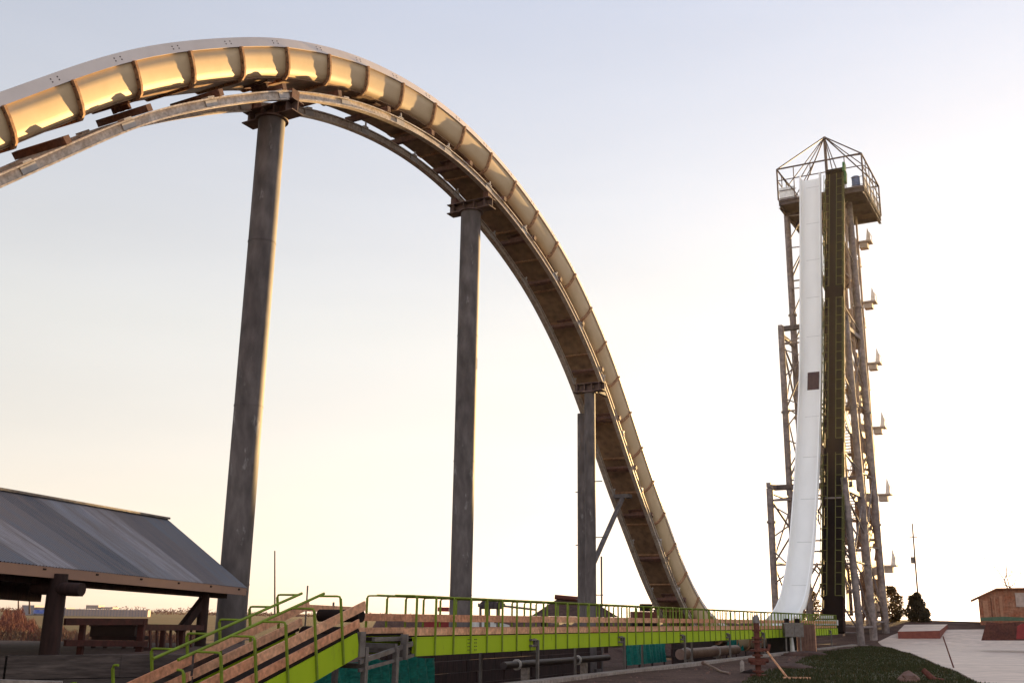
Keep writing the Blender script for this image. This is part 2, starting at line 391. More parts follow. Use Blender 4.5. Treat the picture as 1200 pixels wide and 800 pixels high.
mb = MB(); mb.tube([S(60.0, 25.7, 7.3), S(53.5, 24.9, 2.6)], .15, 16); mb.box(S(60.0, 25.7, 7.35), D * .3, P * .5, UP * .12); mb.tube([S(53.6, 24.3, -3.2), S(53.6, 24.3, 3.3)], .05, 8)
mb.build('strut', M['column'], cr_)
mb = MB()
for z in (1.2, 4.3, 7.4): mb.bar(S(53.03, 24.7 - .3, z) , S(53.03, 24.7 - .75, z), .05, .05); mb.bar(S(55.7, 26.5 + .2, z - .2), S(55.7, 26.9, z - .2), .05, .05)
mb.build('step_peg', M['column'], cr_)

# ------------------------------------------------------------------ tower
TZ = 46.4
tower = empty('launch_tower', S(112, 24, -1.9), 'tall steel lattice tower with stepped pipe legs and a railed platform on top', 'tower')
LEGS = [(101.8, 20.2, 13.3, -2.2, .33), (101.8, 27.88, 12.6, -2.2, .33), (109.2, 20.45, 31.4, -1.9, .36), (109.4, 27.85, 31.0, -1.9, .33),
        (115.0, 20.3, TZ, -1.6, .38), (115.0, 27.85, TZ, -1.6, .36), (121.2, 23.0, TZ, -1.2, .3), (121.2, 27.0, TZ, -1.2, .3)]
for (s, p, zt, zb, r) in LEGS:
    mb = MB(); ptop = p + (.45 if (p < 21 and s < 120) else 0)
    a = S(s, p - (.1 if p < 21 else 0), zb); b = S(s, ptop, zt); mb.tube([a, b], r, 20)
    leg = mb.build('leg', M['tsteel'], tower)
    h = zb + 11.5
    while h < zt - 3:
        t = (h - zb) / (zt - zb); c = a.lerp(b, t); mb = MB(); flange(mb, c, r + .12, .2, 20); mb.build('joint_flange', M['tsteel'], leg); h += 12
    mb = MB(); flange(mb, a + UP * .1, r + .25, .12, 20); mb.build('base_flange', M['tsteel'], leg)
def pleg(k, z):
    s, p, zt, zb, r = LEGS[k]; a = S(s, p - (.1 if p < 21 else 0), zb); b = S(s, p + (.45 if (p < 21 and s < 120) else 0), zt)
    return a.lerp(b, (z - zb) / (zt - zb))
def beam_obj(name, pairs, r, m=None, n=10):
    mb = MB()
    for a, b in pairs: mb.tube([a, b], r, n)
    return mb.build(name, m or M['tsteel'], tower)
for k0, k1, z in ((0, 1, 12.9), (2, 3, 31.0)):
    mb = MB(); off_ = D * (2.1 if k0 == 0 else .6); mb.bar(pleg(k0, z) + P * -.35 + off_, pleg(k1, z) + P * .35 + off_, .5, .5)
    for kk in (k0, k1): mb.bar(pleg(kk, z) - D * .36, pleg(kk, z) + off_, .45, .48); mb.build('cross_girder', M['tsteel'], tower)
for k0, k1, z in ((0, 2, 12.3), (1, 3, 12.3), (2, 4, 30.2), (3, 5, 30.2)):
    mb = MB(); mb.bar(pleg(k0, z), pleg(k1, z), .32, .4); mb.build('side_girder', M['tsteel'], tower)
# trusses between the pairs (levels of struts and diagonals)
def level(kl, kr, z0, z1, step, r=.09):
    z = z0
    while z < z1 - .5:
        zn = min(z + step, z1)
        a, b = pleg(kl, z), pleg(kr, z); c, d = pleg(kl, zn), pleg(kr, zn); m1 = (a + b) / 2; m2 = (c + d) / 2 + (D * 1.7 if kl == 0 else D * 0)
        beam_obj('brace', [(a, b), (a, m2), (b, m2)], r)
        z = zn
level(4, 5, 1, 45.5, 7.4, .09)
level(2, 3, -.5, 30, 7.4, .09)
level(0, 1, -1, 12, 6.2, .09)
def side(kf, kb, z0, z1, step, r=.1):
    z = z0; fl = 0
    while z < z1 - .5:
        zn = min(z + step, z1); a, b = pleg(kf, z), pleg(kb, z); c, d = pleg(kf, zn), pleg(kb, zn)
        beam_obj('brace', [(a, b), ((a, d) if fl else (b, c))], r); z = zn; fl = 1 - fl
side(2, 4, 0, 29.5, 7.4); side(3, 5, 0, 29.5, 7.4, .08); side(0, 2, -.5, 11.5, 6.0); side(1, 3, -.5, 11.5, 6.0, .08)
side(4, 6, 1, 45, 7.4)
# knee braces under the outer arms and ties from the frames to the chute
for pr_ in ([(pleg(1, 11.6), pleg(3, 9.0)), (pleg(3, 29.6), pleg(5, 26.5)), (pleg(3, 29.6), pleg(5, 22)), (pleg(0, 11.6), pleg(2, 8.5)), (pleg(2, 29.8), pleg(4, 24.5))]): beam_obj('knee_brace', [pr_], .11)
for z in (5.0, 9.4, 17, 21.5, 27, 35.5, 40.5, 44.5):
    f = min(frames[iv:], key=lambda f: abs(f.o.z - EYE - z)); base = f.o - f.n * .32
    k = (0, 1) if z < 12 else ((2, 3) if z < 30 else (4, 5))
    z2 = z + 1.6; z3 = z - 1.6
    beam_obj('chute_tie', [(pleg(k[1], z2), base + P * 1.0), (pleg(k[1], z3), base + P * 1.0), (pleg(k[0], z2).lerp(base, .72), base - P * 1.0), (pleg(k[0], z3).lerp(base, .72), base - P * 1.0), (base - P * 1.1, base + P * 1.1)], .07)
# extra slim mast left of the chute low down
# platform
s0, s1, p0, p1 = 112.0, 122.3, 18.45, 28.0
mb = MB()
mb.box(S((s0 + s1) / 2, (p0 + p1) / 2, TZ + .55), D * (s1 - s0) / 2, P * (p1 - p0) / 2, UP * .09)
for sx in (s0 + .15, s0 + 3.9, s0 + 7.3, s1 - .15): mb.ibeam(S(sx, p0, TZ + .2), S(sx, p1, TZ + .2), .3, .5, .04)
for px_ in (p0 + .15, p0 + 3.3, p0 + 6.7, p1 - .15): mb.ibeam(S(s0, px_, TZ - .1), S(s1, px_, TZ - .1), .3, .6, .04)
mb.build('platform_deck', M['tdark'], tower)
mb = MB()
ring = [(s0, p0), (s0, p1), (s1, p1), (s1, p0)]
for a in range(4):
    q0, q1 = ring[a], ring[(a + 1) % 4]
    for z, w in ((TZ + .75, .05), (TZ + 1.7, .06), (TZ + 3.0, .075), (TZ + 4.45, .12)):
        if a == 0 and z < TZ + 2.0:
            mb.bar(S(q0[0], q0[1], z), S(q0[0], 19.8, z), w, w); mb.bar(S(q0[0], 25.9, z), S(q1[0], q1[1], z), w, w)
        else: mb.bar(S(*q0, z), S(*q1, z), w * 1.2, w * 1.2)
    n_ = 5
    for k in range(n_):
        s_ = q0[0] + (q1[0] - q0[0]) * k / n_; p_ = q0[1] + (q1[1] - q0[1]) * k / n_
        zb = TZ + .6 if (k == 0) else (TZ + 3.0 if (a == 0 and k in (2, 3)) else TZ + .6)
        mb.bar(S(s_, p_, zb), S(s_, p_, TZ + 4.45), .16 if k == 0 else .09, .16 if k == 0 else .09, up=D)
mb.build('railing', M['tdark'], tower)
mb = MB(); apex = S((s0 + s1) / 2 - .4, 23.3, 56.0); mb.tube([S((s0 + s1) / 2 - .4, 23.3, TZ + .6), apex], .17, 10)
for q in ring: mb.tube([S(*q, TZ + 4.45), apex], .075, 8)
for q in ((s0, (p0 + p1) / 2 + 2), (s0, (p0 + p1) / 2 - 2), (s1, (p0 + p1) / 2), ((s0 + s1) / 2, p0), ((s0 + s1) / 2, p1)): mb.tube([S(*q, TZ + (3.0 if q[0] == s0 else 4.45)), apex], .06, 8)
mb.tube([S(s0, p1, TZ + 4.45), S(s0, p1 - 2.3, TZ + .7)], .06, 8); mb.tube([S(s0, p1 - 2.0, TZ + .7), S(s0, p1 - 4.3, TZ + 4.45)], .06, 8)
mb.tube([S(s0, p0, TZ + 4.3), S(s0, p0 + 2.4, TZ + 4.45)], .05, 8)
mb.build('roof_frame', M['tdark'], tower)
mb = MB()                                     # pale infill screens along the right-hand side of the platform
for k in range(4):
    a = s0 + .5 + k * 2.65; mb.box(S(a + 1.2, p0 + .12, TZ + 1.55), D * 1.15, P * .02, UP * .8)
mb.build('screen_panel', M['sail'], tower)
mb = MB(); mb.box(S(s0 + .1, p1 - 1.0, TZ + 1.4), D * .02, P * .85, UP * .7); mb.build('screen_panel', M['sail'], tower)

# stair tower behind the right-hand legs
st = empty('stair_tower', S(118.5, 22, -1.3), 'switchback stair tower with tan panels between the right legs of the slide tower', 'staircase')
z = -.3; k = 0; h = 3.72
while z < TZ - 1:
    a, b = (113.2, 119.6) if k % 2 == 0 else (119.6, 113.2); pc = 21.6 if k % 2 == 0 else 23.2
    mb = MB()
    for sg in (-.65, .65): mb.bar(S(a, pc + sg, z), S(b, pc + sg, z + h), .07, .85)
    nst = 14
    for j in range(nst):
        t = (j + .5) / nst; mb.box(S(a + (b - a) * t, pc, z + h * t + .05), D * .2, P * .62, UP * .03)
    for sg in (-.65, .65):
        mb.bar(S(a, pc + sg, z + 1.15), S(b, pc + sg, z + h + 1.15), .06, .06)
        for j in range(5): t = j / 4; q = S(a + (b - a) * t, pc + sg, z + h * t); mb.bar(q, q + UP * 1.15, .05, .05, up=D)
    mb.build('stair_flight', M['stair'], st)
    mb = MB(); e = 1 if b > a else -1
    mb.box(S(b + e * .8, 22.4, z + h), D * .8, P * 1.5, UP * .1); 
    for q in ((b + e * 1.55, 21), (b + e * 1.55, 23.8)): mb.bar(S(*q, z + h), S(*q, z + h + 1.15), .06, .06, up=D)
    mb.bar(S(b + e * 1.55, 21, z + h + 1.15), S(b + e * 1.55, 23.8, z + h + 1.15), .06, .06)
    mb.build('landing', M['stair'], st)
    z += h; k += 1
for q in ((113.0, 20.9), (119.8, 20.9), (113.0, 24.0), (119.8, 24.0)):
    mb = MB(); mb.bar(S(*q, -2), S(*q, TZ), .2, .2, up=D); mb.build('corner_post', M['stair'], st)
mb = MB()
z = 1.0
while z < 44:
    for (sa, sb) in ((116.4, 119.2), ): mb.box(S((sa + sb) / 2, 24.2, z + 2.2), D * (sb - sa) / 2, P * .02, UP * 2.6)
    mb.box(S(119.95, 22.4, z + 2.0), D * .02, P * 1.0, UP * 2.5)
    z += 7.45
mb.build('side_panel', M['stair'], st)
z = .6
while z < 43:
    mb = MB(); mb.box(S(116.4, 20.98, z + 1.0), D * 3.2, P * .02, UP * .95); mb.build('balustrade_panel', M['stair'], st); z += 3.72
for i_, zz in enumerate((44.3, 36.9, 29.6, 22.2, 14.7, 7.0)):
    mb = MB()
    mb.box(S(120.3, 20.15, zz - 1.1), D * .7, P * .75, UP * .08)
    mb.box(S(120.3, 20.3, zz - 1.5), D * .5, P * .45, UP * .32)
    for sg in (-.65, .65): mb.bar(S(120.3 + sg, 19.5, zz - 1.1), S(120.3 + sg, 19.5, zz - .1), .05, .05, up=D)
    mb.bar(S(119.7, 19.5, zz - .15), S(120.9, 19.5, zz - .15), .05, .05)
    bal = mb.build('balcony', M['boxpale'], st)
    mb = MB(); c = S(120.2, 19.75, zz - 1.0)
    tri = [c - P * .12 + D * .35, c + P * .38 + D * .35, c + P * .10 + UP * 1.8 + D * .2, c - P * .18 + D * .3 + UP * .8]
    mb.add(tri + [v + D * .05 for v in tri], [(0, 1, 2, 3), (7, 6, 5, 4), (0, 4, 5, 1), (1, 5, 6, 2), (2, 6, 7, 3), (3, 7, 4, 0)])
    mb.build('fin', M['sail'], bal)

# ------------------------------------------------------------------ raft lift up the tower
la, lb = S(98.6, 21.85, -.9), S(111.7, 21.35, 49.2)
lift = empty('raft_lift', la, 'steep dark raft lift with lime ladder-like rails climbing the tower beside the white chute', 'lift')
ld = (lb - la).normalized(); lp = (P - ld * P.dot(ld)).normalized(); ln = ld.cross(lp); 
if ln.y > 0: ln = -ln
LL = (lb - la).length
def lq(t, p, n): return la + ld * t + lp * p + ln * n
mb = MB(); mb.box(lq(LL / 2, 0, 0), ld * LL / 2, lp * .85, ln * .06); mb.build('belt', M['belt'], lift)
for sg in (-1, 1):
    mb = MB(); mb.box(lq(LL / 2, .93 * sg, -.05), ld * LL / 2, lp * .05, ln * .32); mb.build('side_beam', mat('lift_side_beam', (.04, .02, .014), .8, spec=.1) if sg < 0 else bpy.data.materials['lift_side_beam'], lift)
t = 0
while t < LL - 1: 
    mb = MB(); mb.box(lq(t, 0, -.25), ld * .08, lp * .88, ln * .1); t += 2.0
    mb.build('roller_frame', M['belt'], lift)
secs = [(3.0, 17.0), (18.5, 34.5), (36.0, LL - 1.2)]
for sg in (-1, 1):
    for (t0, t1) in secs:
        mb = MB()
        for (pp, nn) in ((1.0, 1.05), (.38, 1.05)): mb.tube([lq(t0, pp * sg, nn), lq(t1, pp * sg, nn)], .035, 6)
        mb.tube([lq(t0, 1.0 * sg, .35), lq(t1, 1.0 * sg, .35)], .05, 6)
        hr = mb.build('handrail', M['liftrail'], lift)
        t = t0
        while t <= t1 + .01:
            mb = MB(); mb.tube([lq(t, 1.0 * sg, -.1), lq(t, 1.0 * sg, 1.05), lq(t, .38 * sg, 1.05)], .03, 6); t += 1.06
            mb.build('stanchion', M['liftrail'], hr)
mb = MB()
mb.box(lq(LL + .1, -1.0, .1), ld * .6, lp * .13, ln * .35); mb.box(lq(LL - 1.2, -1.12, .0), ld * .7, lp * .12, ln * .3)
mb.build('drive_housing', M['green_paint'], lift)
mb = MB(); mb.tube([lq(LL - .1, -.9, 0), lq(LL - .1, .9, 0)], .35, 14); mb.build('drum', M['belt'], lift)
# support struts back to the tower
mb = MB()
for z in (8, 16, 24, 32, 40):
    t = (z + .9) / (50.1) * LL; q = lq(t, .9, -.3); kk = 0 if z < 12 else (2 if z < 30 else 4)
    mb.bar(lq(t, -.95, -.3), pleg(kk, z - 1.0), .1, .1)
mb.build('lift_strut', M['tsteel'], lift)

# blue drum on the platform
mb = MB(); c = S(s0 + 1.1, p0 + 1.0, TZ + .66); prof = [(.0, .42), (.3, .46), (.34, .44), (.7, .46), (.74, .44), (1.15, .46), (1.2, .40)]
mb.tube([c + UP * (h * 1.3) for h, r in prof], [r for h, r in prof], 18)
tag(mb.build('barrel', M['blue_paint']), 'pale blue barrel behind the railing at the right corner of the tower platform', 'barrel')

# ------------------------------------------------------------------ conveyor along the ground
PN, PF = 15.1, 17.0
RT, BT, BB = .51, -.58, -1.08                # rail top, beam top, beam bottom
sA, sB = 24.55, 95.4
conv = empty('raft_conveyor', K(sA, PN, -2.1), 'long level lime green raft conveyor with railings and timber side boards running to the tower', 'conveyor')
def boards(mb, sa, sb, za, zb, p, lo, hi, mi_alt=True, top=None):
    L = sb - sa; n = max(1, round(L / 4.4)); x = sa
    for k in range(n):
        a = sa + L * k / n + (.008 if k else 0); b = sa + L * (k + 1) / n - (.008 if k < n - 1 else 0)
        j = random.uniform(-.008, .008); z0 = za + (zb - za) * (a - sa) / L; z1 = za + (zb - za) * (b - sa) / L
        mb.bar(K(a, p + j, z0 + (lo + hi) / 2), K(b, p + j, z1 + (lo + hi) / 2), .045, hi - lo, mi=random.choice((0, 0, 1)))
for p, sg in ((PN, 1), (PF, -1)):
    mb = MB(); mb.ibeam(K(sA + .5, p + .05 * sg, (BT + BB) / 2), K(sB, p + .05 * sg, (BT + BB) / 2), .14, BT - BB, .03)
    mb.box((K(sA + .5, p, (BT + BB) / 2) + K(sB, p, (BT + BB) / 2)) / 2, D2 * (sB - sA - .5) / 2, P2 * .012, UP * ((BT - BB) / 2 - .032))
    side_beam = mb.build('side_beam', M['lime'], conv)
    for lo, hi in ((-.185, .02), (-.545, -.365)):
        mb = MB(); boards(mb, sA + .1, sB, 0, 0, p + .09 * sg, lo, hi); mb.build('side_board', [M['board'], M['boardb']], conv)
    mb = MB(); mb.box((K(sA + .5, p + .12 * sg, -.56) + K(sB, p + .12 * sg, -.56)) / 2, D2 * (sB - sA) / 2, P2 * .03, UP * .03); mb.build('belt_guide', M['belt'], conv)
mb = MB(); mb.box((K(sA + .3, (PN + PF) / 2, -.66) + K(sB, (PN + PF) / 2, -.66)) / 2, D2 * (sB - sA) / 2, P2 * .78, UP * .04); mb.build('belt', M['belt'], conv)
mb = MB(); s = sA + .5
while s < sB: mb.bar(K(s, PN + .15, -.95), K(s, PF - .15, -.95), .08, .12); s += 2.1
mb.build('cross_tie', M['post'], conv)
def stanchion(mb, s, p, sg, ztop=RT, zbot=BB, slope=0.0, base=0.0):
    # sg=+1: near side (arm reaches towards the far side)
    tn = Vector((-math.sin(slope), math.cos(slope)))            # (along, up)
    def q(n, across): return K(s + tn.x * n, p + across * sg, base + tn.y * n)
    h0, h1 = zbot, ztop
    mb.bar(q(h0, -.03), q(h1 - .06, -.03), .05, .05, up=D2)
    mb.tube([q(h1 - .07, -.03), q(h1 - .01, .0), q(h1, .07), q(h1, .64)], .027, 6)
S0 = 25.07; n1 = 0; rowfar = MB()
s = S0; allst = []
while s < sB - .3: allst.append(s); s += 1.055
for k, s in enumerate(allst):
    for p, sg in ((PN, 1), (PF, -1)):
        ss = s if sg > 0 else s + .5
        if ss > sB: continue
        if k < 48: mb = MB(); stanchion(mb, ss, p, sg); mb.build('stanchion', M['limepipe'], conv)
        else: stanchion(rowfar, ss, p, sg)
tag(rowfar.build('stanchion', M['limepipe'], conv), None, None, kind='stuff')
for p, sg in ((PN + .65, 1), (PF - .65, -1)):
    mb = MB(); mb.tube([K(S0 - .02, p, RT), K(sB - .2, p, RT)], .032, 8); mb.build('handrail', M['limepipe'], conv)
mb = MB(); mb.bar(K(S0, PN, RT), K(sB - .3, PN, RT), .035, .035); mb.build('top_rail', M['limepipe'], conv)
# lettering-like bolt pattern plate on the beam and bracket boxes above the posts
for j, s in enumerate((32.85, 41.3, 49.75, 58.2, 66.6, 75.0, 83.4, 91.2)):
    mb = MB(); mb.bar(K(s, PN - .12, -2.15), K(s, PN - .12, -.75), .09, .09, up=D2); mb.bar(K(s, PF + .12, -3.3), K(s, PF + .12, -.75), .09, .09, up=D2)
    mb.bar(K(s, PN - .1, -1.12), K(s, PF + .1, -1.12), .08, .07)
    mb.box(K(s - .26, PN - .07, -.74), D2 * .2, P2 * .05, UP * .03); mb.box(K(s - .26, PN - .07, -.93), D2 * .2, P2 * .05, UP * .03); mb.box(K(s - .12, PN - .06, -.84), D2 * .03, P2 * .04, UP * .14)
    mb.build('support_frame', M['post'], conv)
mb = MB(); mb.box(K(28.35, PN - .014, -.83), D2 * .34, P2 * .006, UP * .2)
for dx in (-.26, -.16, .16, .26):
    for dz in (-.15, -.05, .05, .15): mb.box(K(28.35 + dx, PN - .024, -.83 + dz), D2 * .018, P2 * .012, UP * .014, 1)
mb.build('bolt_plate', [M['lime'], M['bolt']], conv)
# wet end near the tower
mb = MB(); mb.box(K(sB + .4, (PN + PF) / 2, -.1), D2 * .5, P2 * .9, UP * .22); mb.box(K(sB + .4, (PN + PF) / 2, .35), D2 * .45, P2 * .5, UP * .12)
mb.build('end_cover', M['paint_white'], conv)

# ------------------------------------------------------------------ inclined ramp conveyor at the left
ramp = empty('ramp_conveyor', K(16, PN, -3.3), 'sloping lime green ramp conveyor with timber boards rising from the lower left corner', 'conveyor')
sl = math.atan2(-.41 + 1.09, 22.31 - 20.01) ; m_ = math.tan(sl)
re = 22.35; ra = 10.5
def zb_(s): return -.41 + (s - 22.31) * m_   # beam top height along the ramp
cs = math.cos(sl)
for p, sg in ((PN, 1), (PF, -1)):
    mb = MB()
    mb.bar(K(ra, p, zb_(ra) - .33), K(re, p, zb_(re) - .33), .05, .56, up=UP)
    mb.build('side_beam', M['lime'], ramp)
    for lo, hi in ((.05, .25), (.40, .62)):
        mb = MB(); ex = .35 if lo > .3 else .1
        boards(mb, ra, re + ex, zb_(ra), zb_(re + ex), p + .07 * sg, lo, hi); mb.build('side_board', [M['board'], M['boardb']], ramp)
    mb = MB(); mb.bar(K(ra, p + .06 * sg, zb_(ra)), K(re, p + .06 * sg, zb_(re)), .05, .07); mb.build('belt_guide', M['belt'], ramp)
    s = 21.72 + .42
    while s > 11:
        sb = s - .42 if sg > 0 else s - .42 + .1; mb = MB(); base = zb_(sb) - .6
        tn = Vector((-math.sin(sl * .62), math.cos(sl * .62)))
        def q(n, ac, sb=sb, base=base, p=p, sg=sg): return K(sb + tn.x * n, p + (-.05 + ac) * sg, base + tn.y * n)
        H = 1.62
        mb.bar(q(0, 0), q(H - .06, 0), .05, .05, up=D2); mb.tube([q(H - .07, 0), q(H - .01, .03), q(H, .10), q(H, .66 if sb > 16.9 else .16)], .027, 6)
        mb.build('stanchion', M['limepipe'], ramp)
        s -= 1.03
    e0, e1 = 17.1, 21.95
    mb = MB(); tn = Vector((-math.sin(sl * .62), math.cos(sl * .62)))
    a = K(e0 + tn.x * 1.62, p + .61 * sg, zb_(e0) - .6 + tn.y * 1.62); b = K(e1 + tn.x * 1.62, p + .61 * sg, zb_(e1) - .6 + tn.y * 1.62)
    mb.tube([a, b], .035, 8); mb.build('handrail', M['limepipe'], ramp)
mb = MB(); mb.bar(K(ra, 16.05, zb_(ra) - .1), K(re, 16.05, zb_(re) - .1), 1.6, .06); mb.build('belt', M['belt'], ramp)
mb = MB(); mb.tube([K(re + .1, PN + .15, zb_(re) - .12), K(re + .1, PF - .15, zb_(re) - .12)], .2, 16); mb.tube([K(re + .55, PN + .3, -.05), K(re + .55, PF - .3, -.05)], .16, 14); mb.build('end_roller', M['belt'], ramp)
mb = MB(); mb.box(K(re + .12, PN - .02, zb_(re) - .33), D2 * .12, P2 * .05, UP * .3); mb.bar(K(re + .1, PN, zb_(re) - .75), K(sA + .4, PN, -.75), .06, .12); mb.bar(K(re + .1, PN, zb_(re) - .95), K(sA + .5, PN, -1.05), .06, .08); mb.build('end_plate', M['post'], ramp)
for s in (22.7, 16.5, ):
    mb = MB()
    for p in (PN, PF): mb.bar(K(s, p, -3.3), K(s, p, zb_(s) - .6 if s < 22 else -.8), .13, .13, up=D2)
    mb.bar(K(s, PN, zb_(min(s, 22)) - .75), K(s, PF, zb_(min(s, 22)) - .75), .12, .12)
    mb.build('support_frame', M['post'], ramp)
# gap gear between the two conveyors
g = empty('transfer_frame', K(23.7, 16, -3.3), 'grey steel transfer frame and cross board in the gap between ramp and level conveyor', 'frame')
mb = MB()
for s in (24.15, ):
    for p in (PN, PF): mb.bar(K(s, p, -3.3), K(s, p, -.85), .13, .13, up=D2)
    mb.bar(K(s, PN, -.8), K(s, PF, -.8), .12, .12)
mb.bar(K(23.2, PN + .1, -.62), K(24.6, PN + .1, -.62), .1, .1); mb.bar(K(24.5, PN - .03, -.5), K(24.5, PN - .03, -1.15), .2, .08, up=D2)
mb.bar(K(23.9, PF, .3), K(23.9, PF, -1.2), .04, .04, up=D2); mb.bar(K(22.7, PF, .7), K(22.7, PF, -1.2), .03, .03, up=D2)
mb.build('steel_frame', M['post'], g)
mb = MB(); mb.bar(K(22.5, PF, .14), K(25.2, PF, .1), .04, .17); mb.bar(K(23.7, PF, -.45), K(25.2, PF, -.45), .04, .17); mb.build('cross_board', M['boardb'], g)

# ------------------------------------------------------------------ terrain
def sm(x, a, b):
    t = max(0, min(1, (x - a) / (b - a))); return t * t * (3 - 2 * t)
def nz(x, y, s=1.0):
    return (math.sin(x * .91 * s + 1.3 * math.sin(y * .53 * s)) + math.sin(y * 1.17 * s + 2 + 1.1 * math.sin(x * .71 * s))) * .5
KP = 14.55                                    # kerb face line
def ground_z(x, y):
    s, p = x * D2.x + y * D2.y, x * P2.x + y * P2.y
    z = -2.1
    z += .05 * nz(x * .35, y * .35) * sm(y, 20, 40)
    # the rise behind / right of the tower
    r = sm(y + .18 * (x - 40), 96, 124) * sm(x, 27, 38)
    z += 2.0 * r
    z += .35 * math.exp(-((y - 126) / 6) ** 2) * sm(x, 33, 46)
    if y > 134: z -= 2.0 * r * sm(y, 134, 260) * .9
    # the dug-out strip behind the kerb
    pit = sm(p, KP + .28, KP + .34) * (1 - sm(p, 30, 34)) * sm(s, 3, 8) * (1 - sm(s, 96, 101))
    z -= 1.2 * pit
    if pit > .5: z += .12 * nz(x * 1.3, y * 1.3)
    return z
svals = [-200, -60, -30, -10] + [i * 1.0 for i in range(0, 141)] + [145, 152, 160, 175, 200, 240, 300, 400, 600, 1000, 1600, 2400]
pvals = [-2000, -1000, -500, -250, -150, -100, -80] + [-70 + i * 1.0 for i in range(0, 84)] + [14.3, KP + .27, KP + .35] + [15.5 + i for i in range(0, 22)] + [40, 45, 52, 60, 75, 100, 150, 250, 500, 1200, 2000]
vs = []; 
for s in svals:
    for p in pvals:
        v = D2 * s + P2 * p; vs.append((v.x, v.y, ground_z(v.x, v.y) + EYE))
npv = len(pvals); fs = [(i * npv + j, i * npv + j + 1, (i + 1) * npv + j + 1, (i + 1) * npv + j) for i in range(len(svals) - 1) for j in range(npv - 1)]
def ground_mat():
    m = bpy.data.materials.new('bare_soil_and_field'); m.use_nodes = True; nt = m.node_tree; N = nt.nodes; L = nt.links; b = N['Principled BSDF']
    b.inputs['Roughness'].default_value = 1; b.inputs['Specular IOR Level'].default_value = .1
    tc = N.new('ShaderNodeTexCoord')
    n1 = N.new('ShaderNodeTexNoise'); n1.inputs['Scale'].default_value = .35; n1.inputs['Detail'].default_value = 12; n1.inputs['Roughness'].default_value = .7; L.new(tc.outputs['Object'], n1.inputs['Vector'])
    cr = N.new('ShaderNodeValToRGB'); e = cr.color_ramp.elements
    e[0].position = .33; e[0].color = (.050, .027, .021, 1); e[1].position = .68; e[1].color = (.115, .07, .055, 1)
    L.new(n1.outputs['Fac'], cr.inputs[0])
    n2 = N.new('ShaderNodeTexVoronoi'); n2.inputs['Scale'].default_value = 14; L.new(tc.outputs['Object'], n2.inputs['Vector'])
    mr = N.new('ShaderNodeMapRange'); mr.inputs['To Min'].default_value = .6; mr.inputs['To Max'].default_value = 1.3; L.new(n2.outputs['Color'], mr.inputs[0])
    mx = N.new('ShaderNodeMix'); mx.data_type = 'RGBA'; mx.blend_type = 'MULTIPLY'; mx.inputs[0].default_value = 1; L.new(cr.outputs[0], mx.inputs[6]); L.new(mr.outputs[0], mx.inputs[7])
    # far fields: dry grass
    sp = N.new('ShaderNodeSeparateXYZ'); L.new(tc.outputs['Object'], sp.inputs[0])
    m1 = N.new('ShaderNodeMapRange'); m1.inputs['From Min'].default_value = -16; m1.inputs['From Max'].default_value = -24; L.new(sp.outputs[0], m1.inputs[0])
    m2 = N.new('ShaderNodeMapRange'); m2.inputs['From Min'].default_value = 150; m2.inputs['From Max'].default_value = 190; L.new(sp.outputs[1], m2.inputs[0])
    mm = N.new('ShaderNodeMath'); mm.operation = 'MAXIMUM'; L.new(m1.outputs[0], mm.inputs[0]); L.new(m2.outputs[0], mm.inputs[1])
    n3 = N.new('ShaderNodeTexNoise'); n3.inputs['Scale'].default_value = .08; n3.inputs['Detail'].default_value = 8; L.new(tc.outputs['Object'], n3.inputs['Vector'])
    c3 = N.new('ShaderNodeValToRGB'); c3.color_ramp.elements[0].position = .4; c3.color_ramp.elements[0].color = (.07, .055, .026, 1); c3.color_ramp.elements[1].position = .6; c3.color_ramp.elements[1].color = (.10, .06, .035, 1)
    L.new(n3.outputs['Fac'], c3.inputs[0])
    mf = N.new('ShaderNodeMix'); mf.data_type = 'RGBA'; L.new(mm.outputs[0], mf.inputs[0]); L.new(mx.outputs[2], mf.inputs[6]); L.new(c3.outputs[0], mf.inputs[7])
    L.new(mf.outputs[2], b.inputs['Base Color'])
    bp = N.new('ShaderNodeBump'); bp.inputs['Strength'].default_value = .9; bp.inputs['Distance'].default_value = .08
    n4 = N.new('ShaderNodeTexNoise'); n4.inputs['Scale'].default_value = 2.2; n4.inputs['Detail'].default_value = 10; L.new(tc.outputs['Object'], n4.inputs['Vector'])
    L.new(n4.outputs['Fac'], bp.inputs['Height']); L.new(bp.outputs[0], b.inputs['Normal'])
    return m
M['ground'] = ground_mat()
mb = MB(); mb.add(vs, fs, 0, True); o = mb.build('ground', M['ground'], origin=(0, 0, 0)); tag(o, None, None, kind='structure')

# sheets that lie on the ground: sample a polygon in plan as a fine grid
def inpoly(x, y, poly):
    c = False; n = len(poly)
    for i in range(n):
        x1, y1 = poly[i]; x2, y2 = poly[(i + 1) % n]
        if (y1 > y) != (y2 > y) and x < (x2 - x1) * (y - y1) / (y2 - y1) + x1: c = not c
    return c
from mathutils.geometry import delaunay_2d_cdt
def interp_z(x, y):                            # the height of the ground MESH at a plan point (bilinear in the s,p grid)
    s, p = x * D2.x + y * D2.y, x * P2.x + y * P2.y
    import bisect
    i = min(max(bisect.bisect_right(svals, s) - 1, 0), len(svals) - 2); j = min(max(bisect.bisect_right(pvals, p) - 1, 0), len(pvals) - 2)
    u = (s - svals[i]) / (svals[i + 1] - svals[i]); v = (p - pvals[j]) / (pvals[j + 1] - pvals[j])
    g = lambda a, b: vs[a * npv + b][2]
    return g(i, j) * (1 - u) * (1 - v) + g(i + 1, j) * u * (1 - v) + g(i, j + 1) * (1 - u) * v + g(i + 1, j + 1) * u * v
